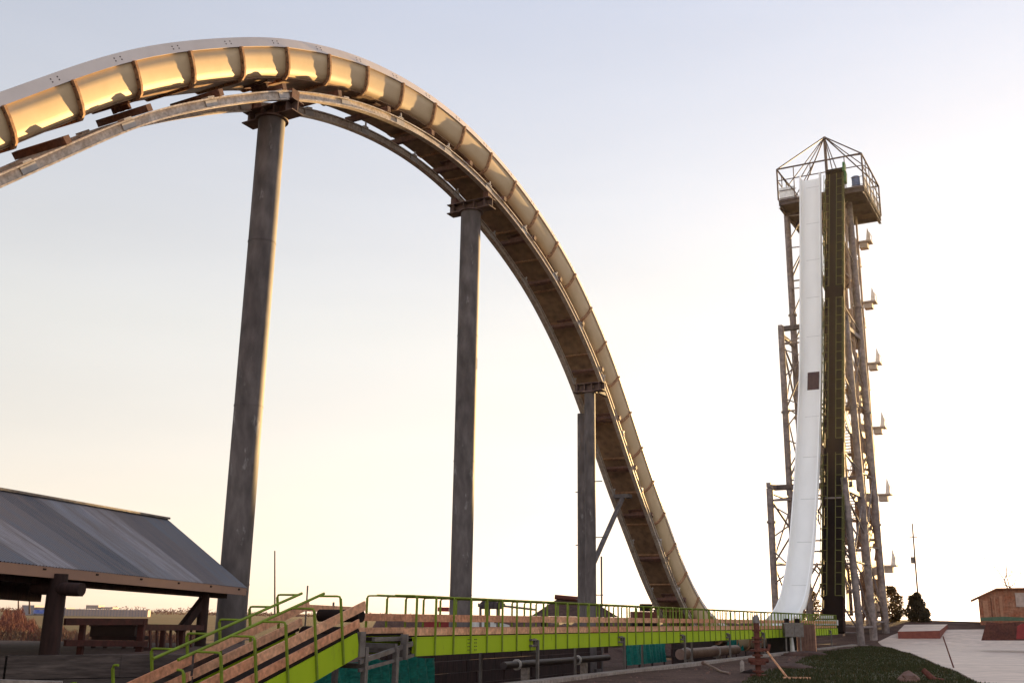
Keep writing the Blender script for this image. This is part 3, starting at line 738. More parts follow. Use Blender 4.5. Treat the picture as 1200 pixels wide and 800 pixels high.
def sheet(name, poly, m, lift_, step=1.0, thick=0.0):
    # densify outline
    out = []
    for i in range(len(poly)):
        a = Vector(poly[i]); b = Vector(poly[(i + 1) % len(poly)]); n = max(1, int((b - a).length / step))
        for k in range(n): out.append(a.lerp(b, k / n))
    xs = [v.x for v in out]; ys = [v.y for v in out]; pts = list(out); nb = len(out)
    x = min(xs)
    while x < max(xs):
        y = min(ys)
        while y < max(ys):
            if inpoly(x, y, [(v.x, v.y) for v in out]): pts.append(Vector((x + random.uniform(-.1, .1), y + random.uniform(-.1, .1))))
            y += step
        x += step
    r = delaunay_2d_cdt(pts, [], [list(range(nb))], 1, 1e-4)
    V = [Vector((v.x, v.y, interp_z(v.x, v.y) + lift_)) for v in r[0]]
    mb = MB(); mb.add(V, [tuple(f) for f in r[2]], 0, True)
    if thick:
        for e in range(nb):
            a = out[e]; b = out[(e + 1) % nb]; za = interp_z(a.x, a.y) + lift_; zb2 = interp_z(b.x, b.y) + lift_
            mb.add([(a.x, a.y, za), (b.x, b.y, zb2), (b.x, b.y, zb2 - thick), (a.x, a.y, za - thick)], [(0, 1, 2, 3)])
    return mb.build(name, m, origin=(0, 0, 0))
def gpix(px, py):                              # pixel -> point on the ground (march along the ray)
    d = Vector((px - 600, 400 - py, -F)); v = Vector((d.dot(Rc), d.dot(Fc), d.dot(Uc))); v /= v.y
    Y = 12.0
    while Y < 400:
        q = v * Y
        if q.z <= ground_z(q.x, q.y): return (q.x, q.y)
        Y += .1
    return (v.x * 400, 400)
# grass lawn
gp = [gpix(*q) for q in ((1146, 801), (1128, 792), (1110, 784), (1088, 775), (1066, 766), (1046, 760), (1022, 757), (1000, 759), (965, 764), (940, 772), (922, 781), (890, 790), (868, 800))]
lawn = gp + [(16.0, 24), (14, 10), (30, 10)]
pp = [gpix(*q) for q in ((1029, 752), (1046, 744), (1062, 739), (1100, 738), (1153, 737.5), (1153, 743), (1230, 743))] + [gpix(1230, 760), (60, 46), (34, 12), (30.3, 10)] + \
     [gpix(*q) for q in ((1147.5, 800.5), (1129, 791), (1111, 783), (1089, 774), (1067, 765), (1047, 759.3))]
sheet('path', [q for q in pp], M['path'], .045, 1.2, .12)['kind'] = 'structure'
def grass_mat():
    m = mat('lawn_soil', (.030, .036, .008), .95, col2=(.052, .040, .014), scale=.5, fine=5, bump=1, bscale=6); return m
o = sheet('lawn', lawn, grass_mat(), .02, 1.2); o['kind'] = 'structure'
# grass blades as stuff
mb = MB(); poly = [(v[0], v[1]) for v in lawn]; rg = random.Random(3); V = []; Fq = []
xs = [v[0] for v in poly]; ys = [v[1] for v in poly]
cnt = 0
while cnt < 26000:
    y = 30 + 75 * rg.random() ** 1.5; x = rg.uniform(min(xs), max(xs))
    if not inpoly(x, y, poly): 
        continue
    h = rg.uniform(.05, .13) * (1.0 + .4 * nz(x * .8, y * .8)); a = rg.uniform(0, math.pi); w = rg.uniform(.012, .03) * (1 + y / 80)
    z = interp_z(x, y) + .015; dx, dy = math.cos(a) * w, math.sin(a) * w; lx, ly = rg.uniform(-.05, .05), rg.uniform(-.05, .05)
    i = len(V); V += [Vector((x - dx, y - dy, z)), Vector((x + dx, y + dy, z)), Vector((x + lx, y + ly, z + h))]; Fq.append((i, i + 1, i + 2)); cnt += 1
mb.v = V; mb.f = Fq; mb.mi = [rg.choice((0, 0, 1)) for _ in Fq]; mb.smooth = [False] * len(Fq)
o = mb.build('grass', [mat('grass_blade', (.035, .040, .010), .8, trans=.2), mat('dry_grass_blade', (.065, .050, .018), .8, trans=.2)], origin=(0, 0, 0)); tag(o, 'short dark green lawn grass in the lower right foreground', 'grass', kind='stuff')
# clods and stones
mb = MB(); 
for k in range(2600):
    s = 26 + 80 * rg.random(); p = rg.uniform(-6, KP - .6) if rg.random() < .8 else rg.uniform(15.6, 24)
    v = D2 * s + P2 * p
    if inpoly(v.x, v.y, poly) or inpoly(v.x, v.y, [(q[0], q[1]) for q in pp]): continue
    r = rg.uniform(.02, .06) * (1 + rg.random() ** 4 * 1.2); z = interp_z(v.x, v.y)
    pts = [Vector((v.x + rg.uniform(.7, 1.3) * r * math.cos(t), v.y + rg.uniform(.7, 1.3) * r * math.sin(t), z - .01)) for t in (0, 1.26, 2.5, 3.8, 5)]
    top = Vector((v.x, v.y, z + r * rg.uniform(.5, 1))); n = len(pts); mb.add(pts + [top], [(i, (i + 1) % n, n) for i in range(n)])
tag(mb.build('gravel', M['stone'], origin=(0, 0, 0)), 'loose clods and stones scattered on the bare soil', 'gravel', kind='stuff')

# kerb wall
mb = MB(); a, b = 6.0, 101.0
prev = None
mb.box((K(a, KP + .05, 0) + K(b, KP + .05, 0)) / 2 + UP * (-2.6 - 0), D2 * (b - a) / 2, P2 * .26, UP * .62)
tag(mb.build('kerb_wall', M['concrete']), 'long low concrete kerb wall below the level conveyor', 'wall')
# sloping concrete apron in front of the kerb
# added wooded rise out of view, blocking the low sun from the foreground
mb = MB(); rings = []
for i in range(61):
    t = i / 60; az_ = R(26.9 + 62 * t); rr_ = 250 + 18 * math.sin(t * 9)
    c = Vector((math.sin(az_) * rr_, math.cos(az_) * rr_, 0)); o_ = Vector((math.sin(az_), math.cos(az_), 0))
    hh = 5 * sm(t, 0, .15) * (1 + .05 * math.sin(t * 37) + .03 * math.sin(t * 91 + 1)) + .4
    ring_ = []
    for j in range(13):
        u = j / 12; ring_.append(c + o_ * (u - .5) * 110 + UP * (hh * math.sin(math.pi * u) ** 1.3 * (1 + .04 * math.sin(t * 60 + j)) - .6))
    rings.append(ring_)
mb.loft(rings, closed=False, sm=True, cap=False)
o = mb.build('sun_block_rise', mat('sun_block_scrub', (.07, .055, .03), .95, col2=(.04, .035, .018), scale=.08, fine=.6, bump=1, bscale=.5)); o['kind'] = 'structure'

V = []; Fs = []; MI = []; rw = random.Random(77); tb_ = MB()  # unseen trees added to keep the low sun off the ground
for k in range(150):
    az_ = R(28.6 + 58 * (k + rw.random()) / 150); rr_ = 228 + rw.uniform(0, 34); c = Vector((math.sin(az_) * rr_, math.cos(az_) * rr_, -.5)); H_ = rw.uniform(27, 31); W_ = rw.uniform(4.2, 6.5)
    tb_.tube([c, c + UP * H_ * .5, c + UP * H_ * .85], [.4, .28, .08], 6)
    lob = [(c + Vector((rw.gauss(0, .45) * W_, rw.gauss(0, .45) * W_, H_ * rw.uniform(.12, .90))), W_ * rw.uniform(.35, .6)) for _ in range(16)]
    for _ in range(480):
        q0, ra2 = lob[rw.randrange(16)]; d = Vector((rw.gauss(0, 1), rw.gauss(0, 1), rw.gauss(0, 1))).normalized(); q = q0 + d * ra2 * rw.uniform(.4, 1.05)
        if q.z < .3: continue
        a = Vector((rw.gauss(0, 1), rw.gauss(0, 1), rw.gauss(0, 1))).normalized() * rw.uniform(.7, 1.25); b = a.orthogonal() * .8; i = len(V); V += [q - a, q + b, q + a, q - b]; Fs.append((i, i + 1, i + 2, i + 3)); MI.append(1)
n0 = len(tb_.v); tb_.v += V; tb_.f += [tuple(j + n0 for j in f_) for f_ in Fs]; tb_.mi += MI; tb_.smooth += [False] * len(Fs)
tag(tb_.build('sun_block_wood', [M['twig'], mat('sun_block_leaf', (.06, .05, .022), .9, col2=(.04, .035, .016), scale=.2)]), 'tall dense wood added out of view to the right to block the low sun', 'woods', kind='stuff')

# ------------------------------------------------------------------ things under the conveyor
def pipeline(name, p, z, s0_, s1_, r, m, label):
    root = empty(name, K((s0_ + s1_) / 2, p, -3.3), label, 'pipe'); mb = MB(); mb.tube([K(s0_, p, z), K(s1_, p, z)], r, 18); mb.build('pipe_run', m, root)
    s = s0_ + 1.2
    while s < s1_:
        mb = MB(); mb.tube([K(s - .05, p, z), K(s + .05, p, z)], r + .07, 18); mb.build('pipe_flange', M['tan_steel'], root)
        mb = MB(); mb.box(K(s + .8, p, (z - r - 3.3) / 2), D2 * .1, P2 * .15, UP * ((z - r + 3.3) / 2)); mb.build('pipe_stand', M['concrete'], root); s += 6.3
pipeline('water_pipe', 18.6, -1.85, 37.6, 49, .14, M['pipe'], 'dark water pipe running behind the posts under the conveyor, middle of the photo')
pipeline('water_pipe', 18.2, -1.95, 59.5, 72.5, .3, M['palepipe'], 'paler brown water pipe under the conveyor, right of the second teal tarp')
def tarp(s0_, s1_, p, z0, z1, label):
    root = empty('tarp', K((s0_ + s1_) / 2, p, z0), label, 'tarp', 'teal tarps hung under the conveyor'); mb = MB(); n = int((s1_ - s0_) / .12); V = []
    for sd in (0, .015):
        for k in range(n + 1):
            s = s0_ + (s1_ - s0_) * k / n; 
            for j in range(7):
                t = j / 6; w = .07 * math.sin(s * 5.1 + 2 * t) * (1 - t * .6) + .05 * math.sin(s * 11 + 4 * t)
                V.append(K(s, p + w + sd, z0 + (z1 - z0) * t - .10 * math.sin(math.pi * ((s - s0_) % 2.4) / 2.4) * t))
    m7 = (n + 1) * 7; Fs = [(k * 7 + j, k * 7 + j + 1, (k + 1) * 7 + j + 1, (k + 1) * 7 + j) for k in range(n) for j in range(6)]
    mb.add(V[:m7], Fs, 0, True); mb.build('sheet', M['teal'], root)
    mb = MB(); s = s0_
    while s <= s1_ + .1: mb.bar(K(s, p + .1, -3.3), K(s, p + .1, z1 + .05), .08, .08, up=D2); s += (s1_ - s0_) / 3
    mb.build('post', M['darkwood'], root)
tarp(23.5, 32.3, 18.6, -2.7, -1.32, 'teal tarp sheet below the gap between ramp and level conveyor')
tarp(57, 64, 20.5, -2.55, -1.3, 'teal tarp sheet below the conveyor near the foot of the slide arch')
tarp(75.5, 84, 19.6, -2.2, -1.1, 'small teal tarp sheet left of the rusty standpipe')
# dark spoil / timber mass in the trench
mb = MB()
for k in range(7):
    s = 27.5 + k * 3.1; 
    mb.bar(K(s, 17.4 + rg.uniform(0, .8), -3.1), K(s + 2.4, 17.6 + rg.uniform(0, .8), -2.9 + rg.uniform(-.1, .2)), .3, .22)
tag(mb.build('timber_stack', M['darkwood']), 'dark timbers lying in the trench below the conveyor', 'timber')
mb = MB(); mb.box(K(79.5, 17.6, -1.95) + D2 * 5.5, D2 * 5.5, P2 * .1, UP * 1.0); tag(mb.build('trench_shade_sheet', mat('trench_shade_black', (.02, .012, .01), .9)), 'black sheet added as painted shade below the far end of the conveyor', 'screen')  # black sheet put in as the shade under the conveyor end
mb = MB(); mb.box(K(90, 18.2, -1.7), D2 * 5, P2 * .1, UP * .75); tag(mb.build('board_screen', M['shell']), 'reddish brown board screen below the conveyor beside the tower feet', 'screen')

for (sa_, sb_, pw, lab) in ((33.5, 56, 21.6, 'long dark board wall added to darken the trench behind the water pipe'), (65, 75, 20.4, 'short dark board wall added to darken the trench right of the middle teal tarp')):
    tw_ = empty('trench_dark_wall', K((sa_ + sb_) / 2, pw, -3.3), lab, 'wall'); rr = random.Random(int(sa_))  # dark board walls added to deepen the shade in the trench
    for k in range(4):
        mb = MB(); pos = sa_
        while pos < sb_: e_n = min(sb_, pos + rr.uniform(2.5, 4)); mb.bar(K(pos, pw + rr.uniform(-.03, .03), -3.0 + k * .48), K(e_n - .02, pw + rr.uniform(-.03, .03), -3.0 + k * .48), .1, .46); pos = e_n
        mb.build('trench_dark_board', M['darkwood'], tw_)
# ------------------------------------------------------------------ rusty standpipe, boxes, posts near the kerb
c = Vector((*gpix(889, 793), 0)); c.z = interp_z(c.x, c.y); Hh = 2.0
sp_ = empty('standpipe', c, 'rusty standpipe with stacked flanges at the edge of the grass', 'standpipe')
mb = MB(); mb.tube([c, c + UP * Hh], .11, 14); mb.build('riser', M['rust'], sp_)
for h, r in ((.08, .32), (.22, .22), (.5, .3), (.58, .3), (.8, .2), (.98, .3), (1.3, .19), (1.45, .2), (1.72, .17)):
    mb = MB(); mb.tube([c + UP * (h - .035), c + UP * (h + .035)], r, 14); mb.build('pipe_flange', M['rust'], sp_)
mb = MB(); mb.tube([c + UP * 1.0, c + UP * 1.0 + Vector((.42, -.05, 0)), c + UP * 1.22 + Vector((.46, -.05, 0))], .07, 10); mb.tube([c + UP * .62 - Vector((.36, 0, 0)), c + UP * .62 + Vector((.4, 0, 0))], .09, 10); mb.build('outlet', M['rust'], sp_)
mb = MB(); mb.tube([c + UP * Hh, c + UP * (Hh + .22), c + UP * (Hh + .3)], [.14, .12, .05], 14); mb.build('bonnet', M['post'], sp_)
mb = MB(); q = c + Vector((.35, -.2, 0)); mb.bar(q + Vector((.55, -.6, .03)), q + Vector((.0, .1, .95)), .05, .06); tag(mb.build('wooden_stake', M['boardb']), 'pale stake leaning on the rusty standpipe', 'stake')
mb = MB(); mb.bar(q + Vector((.3, -.9, .05)), q + Vector((1.35, -.8, .05)), .1, .07); tag(mb.build('wooden_offcut', M['boardb']), 'pale timber offcut lying on grass beside the standpipe', 'timber')
# electrical box and crate on the kerb
c = Vector((*gpix(931, 766), 0)); c.z = interp_z(c.x, c.y)
eb = empty('control_cabinet', c, 'grey control cabinet on a post in front of the far conveyor', 'cabinet')
mb = MB(); mb.box(c + UP * 1.5, Vector((.62, 0, 0)), Vector((0, .25, 0)), UP * .42); mb.box(c + UP * 1.96, Vector((.68, 0, 0)), Vector((0, .3, 0)), UP * .03); mb.build('case', M['post'], eb)
mb = MB(); mb.box(c + UP * 1.5 + Vector((-.3, -.262, 0)), Vector((.28, 0, 0)), Vector((0, .012, 0)), UP * .38); mb.box(c + UP * 1.5 + Vector((.3, -.262, 0)), Vector((.28, 0, 0)), Vector((0, .012, 0)), UP * .38); mb.build('door', M['post'], eb)
for sx in (-.5, .45): mb = MB(); mb.bar(c + Vector((sx, 0, -.1)), c + Vector((sx, 0, 1.1)), .08, .08, up=Vector((0, 1, 0))); mb.build('leg', M['post'], eb)
mb = MB(); mb.tube([c + Vector((-.4, 0, 1.98)), c + Vector((-.4, 0, 2.25))], .17, 12); mb.tube([c + Vector((.3, 0, 1.98)), c + Vector((.3, 0, 2.25))], .17, 12); mb.build('warning_lamp', M['belt'], eb)
c = Vector((*gpix(946, 765), 0)); c.z = interp_z(c.x, c.y)
cb_ = empty('timber_hoarding', c, 'brown timber hoarding box beside the grey cabinet', 'hoarding')
mb = MB(); 
for k in range(6): mb.box(c + Vector((-.5 + k * .2, 0, .95)), Vector((.092, 0, 0)), Vector((0, .03, 0)), UP * (.9 + .02 * math.sin(k * 5)))
mb.build('board', mat('weathered_board', (.16, .085, .06), .9, col2=(.11, .055, .04), scale=3), cb_)
for sx in (-.62, .62): mb = MB(); mb.bar(c + Vector((sx, .05, -.1)), c + Vector((sx, .05, 1.95)), .07, .07, up=Vector((0, 1, 0))); mb.build('post', M['boardb'], cb_)
c2 = c + Vector((-.95, -.3, 0)); mb = MB(); mb.tube([c2 + Vector((-.1, 0, 0)), c2 + Vector((-.15, 0, 1.0))], [.17, .12], 12); mb.tube([c2 + Vector((-.15, 0, 1.05)), c2 + Vector((-.15, 0, 1.3))], .2, 12)
tag(mb.build('cone_bin', M['paint_white']), 'small white drum bin between cabinet and hoarding', 'bin')
c = Vector((*gpix(950, 768), 0)); c.z = interp_z(c.x, c.y)
def pile(name, c, rx, ry, h, m, label, cat, seed=1, n=9):
    r = random.Random(seed); mb = MB(); rings = []
    for i in range(6):
        t = i / 5; rad = math.cos(t * math.pi / 2); zz = math.sin(t * math.pi / 2) * h
        rings.append([c + Vector((rx * rad * math.cos(a * 2 * math.pi / 18) * r.uniform(.82, 1.15), ry * rad * math.sin(a * 2 * math.pi / 18) * r.uniform(.82, 1.15), zz * r.uniform(.85, 1.1) - .08)) for a in range(18)])
    mb.loft(rings, sm=True); return tag(mb.build(name, m), label, cat)
pile('soil_heap', c + Vector((-.4, -.3, 0)), 1.6, .8, .38, M['earth'], 'dark soil heap at the foot of the timber hoarding', 'soil heap', 4)
c = Vector((*gpix(921, 782), 0)); c.z = interp_z(c.x, c.y)
pile('soil_heap', c, 1.4, 1.6, .32, M['earth'], 'low mound of soil between the standpipe and the cabinet', 'soil heap', 5)
c = Vector((*gpix(870, 788), 0)); c.z = interp_z(c.x, c.y)
mb = MB(); mb.tube([c, c + UP * .42, c + UP * .5], [.09, .09, .03], 12); tag(mb.build('marker_post', M['concrete']), 'short pale marker post left of the rusty standpipe', 'post')
pile('rubble_pile', c + Vector((.35, -.15, 0)), .5, .35, .22, M['belt'], 'dark rubble pile beside the short marker post', 'rubble', 6)
c = Vector((*gpix(825, 782), 0)); c.z = interp_z(c.x, c.y); c3 = Vector((*gpix(855, 790), 0)); c3.z = interp_z(c3.x, c3.y)
mb = MB(); mb.tube([c + UP * .2, c.lerp(c3, .4) + UP * .12, c.lerp(c3, .7) + UP * .03, c3 + UP * .05], .05, 8); mb.tube([c + UP * .2 - D2 * .12, c + UP * .22 + D2 * .1], .1, 8)
tag(mb.build('hose', M['palepipe']), 'brown hose end lying over the kerb edge', 'hose')

# stake in the path and debris
c = Vector((*gpix(1118, 783), 0)); c.z = interp_z(c.x, c.y); t_ = at(1105, 745, c.y + .3)
mb = MB(); mb.tube([c, t_], [.035, .03], 6); tag(mb.build('stake', M['rust']), 'thin leaning rusty stake at the edge of the concrete path', 'stake')
c = Vector((*gpix(1085, 797), 0)); c.z = interp_z(c.x, c.y)
mb = MB(); mb.tube([c + Vector((.35, -.1, -.05)), c + Vector((.0, .2, .38))], [.13, .10], 9); mb.tube([c + Vector((.25, -.1, .05)), c + Vector((.62, -.2, .02))], [.09, .07], 8)
tag(mb.build('log', M['rust']), 'short reddish log tilted up on the grass at the bottom edge', 'log')
for k, (px, sx, hh) in enumerate(((1066, .28, .26), (1058, .16, .16))):
    c = Vector((*gpix(px, 799), 0)); c.z = interp_z(c.x, c.y)
    r = random.Random(k + 20); mb = MB(); V = []
    bm = bmesh.new(); bmesh.ops.create_icosphere(bm, subdivisions=2, radius=1)
    for v in bm.verts: v.co = Vector((v.co.x * sx * 1.3, v.co.y * sx, v.co.z * hh)) * r.uniform(.8, 1.15)
    mb.add([v.co + c + UP * hh * .5 for v in bm.verts], [tuple(v.index for v in f.verts) for f in bm.faces]); bm.free()
    tag(mb.build('rock', M['stone']), ('larger pale brown rock on the grass beside the tilted log', 'small rock left of the larger rock on the grass')[k], 'rock')

# raised slab beside the path (white top, brown red front)
q = [Vector((*gpix(*v), 0)) for v in ((1043, 749), (1095, 748.5))]
zg = EYE - 1.55
Ys = gpix(1070, 748.5)[1]; A2 = at(1052, 739.5, Ys); B2 = at(1101, 738.5, Ys); Cq = at(1110.5, 731.0, Ys + 9); Dq = at(1060, 731.5, Ys + 9)
zt_ = (A2.z + B2.z + Cq.z + Dq.z) / 4
mb = MB(); tp = [A2, B2, Cq, Dq]; bt = [Vector((v.x, v.y, EYE - 3.0)) for v in (A2, B2, Cq, Dq)]
mb.add(tp + bt, [(0, 3, 2, 1), (4, 5, 6, 7)] , 1); mb.add(tp + bt, [(0, 1, 5, 4), (1, 2, 6, 5), (2, 3, 7, 6), (3, 0, 4, 7)], 0)
slab = tag(mb.build('raised_slab', [M['shell'], M['path']]), 'raised concrete slab with dark red front beside the pale path', 'slab')

# red-brown retaining bank, hut, red object at the right edge
zc = 108
mb = MB(); pts = [(1151, 748), (1155, 727), (1212, 728), (1212, 745)]
def prism_px(mb, pts, Y0, Y1, mi=0):
    a = [at(x, y, Y0) for x, y in pts]; mx_ = min(v.x for v in a); k = [v + Vector((mx_ / Y0 * (Y1 - Y0), Y1 - Y0, 0)) for v in a]; n = len(pts)
    mb.add(a + k, [tuple(range(n)), tuple(range(n, 2 * n))[::-1]] + [(i, (i + 1) % n, n + (i + 1) % n, n + i) for i in range(n)], mi)
prism_px(mb, [(1150, 750), (1156, 728), (1172, 730), (1196, 728), (1215, 729), (1215, 750)], 84, 86)
tag(mb.build('retaining_bank', mat('bank_soil', (.12, .045, .03), .95, col2=(.07, .025, .02), scale=1.2, bump=1, bscale=3, fine=6)), 'dark red-brown retaining bank in front of the hut at the right edge', 'bank')
mb = MB(); prism_px(mb, [(1191, 748), (1192, 733), (1198, 730), (1215, 731), (1215, 748)], 80, 82.2); tag(mb.build('red_tarp', M['red']), 'red covered pallet at the right edge before the bank', 'pallet')
Yh = 118
hut = empty('hut', at(1175, 723, Yh), 'small red-brown wooden hut with low sloping roof at the right edge', 'hut')
zbase = at(1175, 726, Yh).z
def hx(px): return at(px, 700, Yh).x
x0, x1 = hx(1146), hx(1225)
zt0 = at(1146, 700.5, Yh).z; zt1 = at(1166, 690, Yh).z; ztr = at(1225, 689, Yh).z
mb = MB(); fr = [Vector((x0, Yh, zbase - 1)), Vector((x1, Yh, zbase - 1)), Vector((x1, Yh, ztr)), Vector((hx(1166), Yh, zt1)), Vector((x0, Yh, zt0))]
HD = Vector((.445 * 6, 6, 0)); bk = [v + HD for v in fr]; mb.add(fr + bk, [(0, 1, 2, 3, 4), (9, 8, 7, 6, 5), (0, 5, 6, 1), (1, 6, 7, 2), (2, 7, 8, 3), (3, 8, 9, 4), (4, 9, 5, 0)])
mb.build('wall', M['hut'], hut)
mb = MB(); e = at(1135, 702.5, Yh)
ov = Vector((0, -.5, 0))
top = [Vector((e.x, Yh, e.z)) + ov, Vector((hx(1166), Yh, zt1 + .12)) + ov, Vector((x1 + .5, Yh, ztr + .12)) + ov]
bot = [v - UP * .12 for v in top]; bk = [v + HD * 1.15 for v in top]; bk2 = [v + HD * 1.15 for v in bot]
V = top + bot + bk + bk2; mb.add(V, [(0, 1, 7, 6), (1, 2, 8, 7), (3, 9, 10, 4), (4, 10, 11, 5), (0, 3, 4, 1), (1, 4, 5, 2), (6, 7, 10, 9), (7, 8, 11, 10), (0, 6, 9, 3), (2, 5, 11, 8)])
mb.build('roof', M['hutroof'], hut)
mb = MB()
for a, b, c_, d_ in ((1151, 1159, 703, 723), (1164, 1168, 699, 722), (1170, 1176, 698, 722)): 
    p0_, p1_ = at(a, c_, Yh), at(b, d_, Yh); mb.box(((p0_.x + p1_.x) / 2, Yh - .03, (p0_.z + p1_.z) / 2), Vector(((p1_.x - p0_.x) / 2, 0, 0)), Vector((0, .025, 0)), UP * abs(p0_.z - p1_.z) / 2)
mb.build('wall_panel', M['hutpale'], hut)
mb = MB(); p0_, p1_ = at(1189, 694, Yh), at(1215, 711, Yh); mb.box(((p0_.x + p1_.x) / 2, Yh - .04, (p0_.z + p1_.z) / 2), Vector(((p1_.x - p0_.x) / 2, 0, 0)), Vector((0, .03, 0)), UP * abs(p0_.z - p1_.z) / 2)
mb.build('window', mat('hut_window', (.45, .33, .28), .3), hut)
mb = MB(); p0_ = at(1160.5, 700, Yh); p1_ = at(1163, 723, Yh); mb.box(((p0_.x + p1_.x) / 2, Yh - .05, (p0_.z + p1_.z) / 2), Vector(((p1_.x - p0_.x) / 2, 0, 0)), Vector((0, .03, 0)), UP * abs(p0_.z - p1_.z) / 2)
mb.build('door', M['wood'], hut)
mb = MB(); prism_px(mb, [(1149, 727), (1149, 723), (1178, 722), (1200, 723), (1200, 727)], Yh - 3, Yh - 2.2); tag(mb.build('green_planter', M['planter']), 'low green planter strip along the front of the hut', 'planter')

# ------------------------------------------------------------------ vegetation
def bush(name, c, h, w, label, m, cone=True, n=2600, seed=1, leaf=.13, cat='shrub', trunk=.12, group=None):
    r = random.Random(seed); root = empty(name, c, label, cat, group)
    mb = MB(); mb.tube([c - UP * .2, c + UP * h * .5, c + UP * h * .9], [trunk, trunk * .6, .02], 8)
    lobes = []
    for k in range(26):
        t = r.random(); rr = (1 - t * .85) if cone else math.sin(math.pi * (.15 + t * .8)) 
        a = r.uniform(0, 6.28); q = w * .36 * rr
        lobes.append((c + Vector((math.cos(a) * q, math.sin(a) * q, h * (.10 + .84 * t))), w * .26 * (rr * .7 + .3) * r.uniform(.7, 1.2)))
        if k % 2 == 0: mb.tube([c + UP * h * max(.05, .7 * t), lobes[-1][0]], [.04, .012], 5)
    mb.build('trunk', M['twig'], root)
    V = []; Fs = []
    for k in range(n):
        cc, rad = lobes[r.randrange(len(lobes))]
        d = Vector((r.gauss(0, 1), r.gauss(0, 1), r.gauss(0, 1))).normalized() * rad * r.uniform(.5, 1.1)
        q = cc + d; l = leaf * r.uniform(.6, 1.3); a = Vector((r.gauss(0, 1), r.gauss(0, 1), r.gauss(0, 1))).normalized(); b = a.orthogonal().normalized()
        i = len(V); V += [q - a * l * .5, q + b * l * .35, q + a * l * .5, q - b * l * .35]; Fs.append((i, i + 1, i + 2, i + 3))
    mb = MB(); mb.v = V; mb.f = Fs; mb.mi = [0] * len(Fs); mb.smooth = [False] * len(Fs); mb.build('crown', m, root)
    return root
def gz(v): return interp_z(v.x, v.y)
v = at(1075, 725, 122); v.z = gz(v) - .1
bush('conical_evergreen', v, at(1075, 694, 122).z - v.z, 3.0, 'small conical evergreen bush on the rise right of the tower', M['leaf'], True, 5200, 3, leaf=.30, cat='bush')
v = at(1046, 725, 121); v.z = gz(v) - .1
bush('round_shrub', v, at(1046, 686, 121).z - v.z, 2.8, 'dark loose shrub partly hidden behind the rightmost tower leg', M['leaf2'], False, 3600, 5, leaf=.26, cat='bush')
v = at(948, 722, 128); v.z = EYE - 2
bush('round_shrub', v, 6.2, 3.4, 'dark shrub seen low between the white chute and the raft lift', M['leaf2'], False, 3600, 8, leaf=.28, cat='bush')
def bare_tree(name, c, h, label, seed, spread=.5, dep=5, lean=Vector((0, 0, 0))):
    r = random.Random(seed); mb = MB()
    def grow(p, d, l, rad, k):
        q = p + d * l; mid = (p + q) / 2 + Vector((r.gauss(0, 1), r.gauss(0, 1), r.gauss(0, 1))) * l * .06
        mb.tube([p, mid, q], [rad, rad * .85, rad * .7], 5, cap=False)
        if k == 0: return
        for _ in range(2 if k > 1 else 3):
            nd = (d + Vector((r.gauss(0, 1), r.gauss(0, 1), r.gauss(.15, .6))) * spread).normalized(); grow(q, nd, l * r.uniform(.62, .85), rad * .62, k - 1)
    grow(c, (UP + lean).normalized(), h * .3, h * .018, dep)
    root = empty(name, c, label, 'tree'); n = mb.build('trunk', M['twig'], root); return root
v = at(1186, 726, 135); v.z = gz(v); bare_tree('bare_tree', v, 10.0, 'small bare tree showing above the roof of the red-brown hut', 11, .65)
v = at(1205, 726, 135); v.z = gz(v); bare_tree('bare_tree', v, 9.0, 'bare tree at the very right edge behind the hut', 14, .65)
v = at(-6, 725, 95); v.z = EYE - 2.1; bare_tree('bare_tree', v, 4.2, 'bare little tree beyond the red brush at the left edge', 17, .6)

# red-brown brush bank at the left
r = random.Random(5); V = []; Fs = []; mi = []
for k in range(42000):
    px = r.uniform(-140, 240); Y = r.uniform(52, 64)
    c = at(px, 740, Y); hmax = (1.05 if px < 30 else max(.55, 1.05 - (px - 30) * .012)) * (1 + .18 * math.sin(px * .11) + .1 * math.sin(px * .37))
    zt = EYE - 2.1 + r.random() ** .6 * hmax * 1.75 * (.75 + .25 * math.sin((Y - 52) / 12 * math.pi)); l = r.uniform(.15, .45)
    q = Vector((c.x, Y, zt)); d = Vector((r.gauss(0, .5), r.gauss(0, .5), 1)).normalized(); b = d.orthogonal().normalized(); b.rotate(Matrix.Rotation(r.uniform(0, 6.28), 3, d))
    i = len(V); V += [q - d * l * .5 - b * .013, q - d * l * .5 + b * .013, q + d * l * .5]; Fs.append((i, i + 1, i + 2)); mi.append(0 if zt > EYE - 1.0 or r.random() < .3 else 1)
mb = MB(); mb.v = V; mb.f = Fs; mb.mi = mi; mb.smooth = [False] * len(Fs); tag(mb.build('brush', [M['brush'], M['twig']]), 'reddish brown dry brush thicket beyond the pavilion at the left edge', 'brush', kind='stuff')
# far tree line
V = []; Fs = []
for k in range(16000):
    X = r.uniform(-520, 420); Y = r.uniform(640, 700); hm = 2.4 + 1.3 * math.sin(X * .05) + 1.2 * math.sin(X * .13 + 2) + .8 * math.sin(X * .31); 
    if X > -60: hm *= .45
    q = Vector((X, Y, r.random() * max(.6, hm) )); l = r.uniform(.8, 1.8); d = Vector((r.gauss(0, 1), r.gauss(0, 1), r.gauss(0, 1))).normalized(); b = d.orthogonal().normalized()
    i = len(V); V += [q - d * l * .5, q + b * l * .4, q + d * l * .5]; Fs.append((i, i + 1, i + 2))
mb = MB(); mb.v = V; mb.f = Fs; mb.mi = [0] * len(Fs); mb.smooth = [False] * len(Fs); tag(mb.build('far_woods', M['brush']), 'far low line of trees on the horizon', 'woods', kind='stuff')

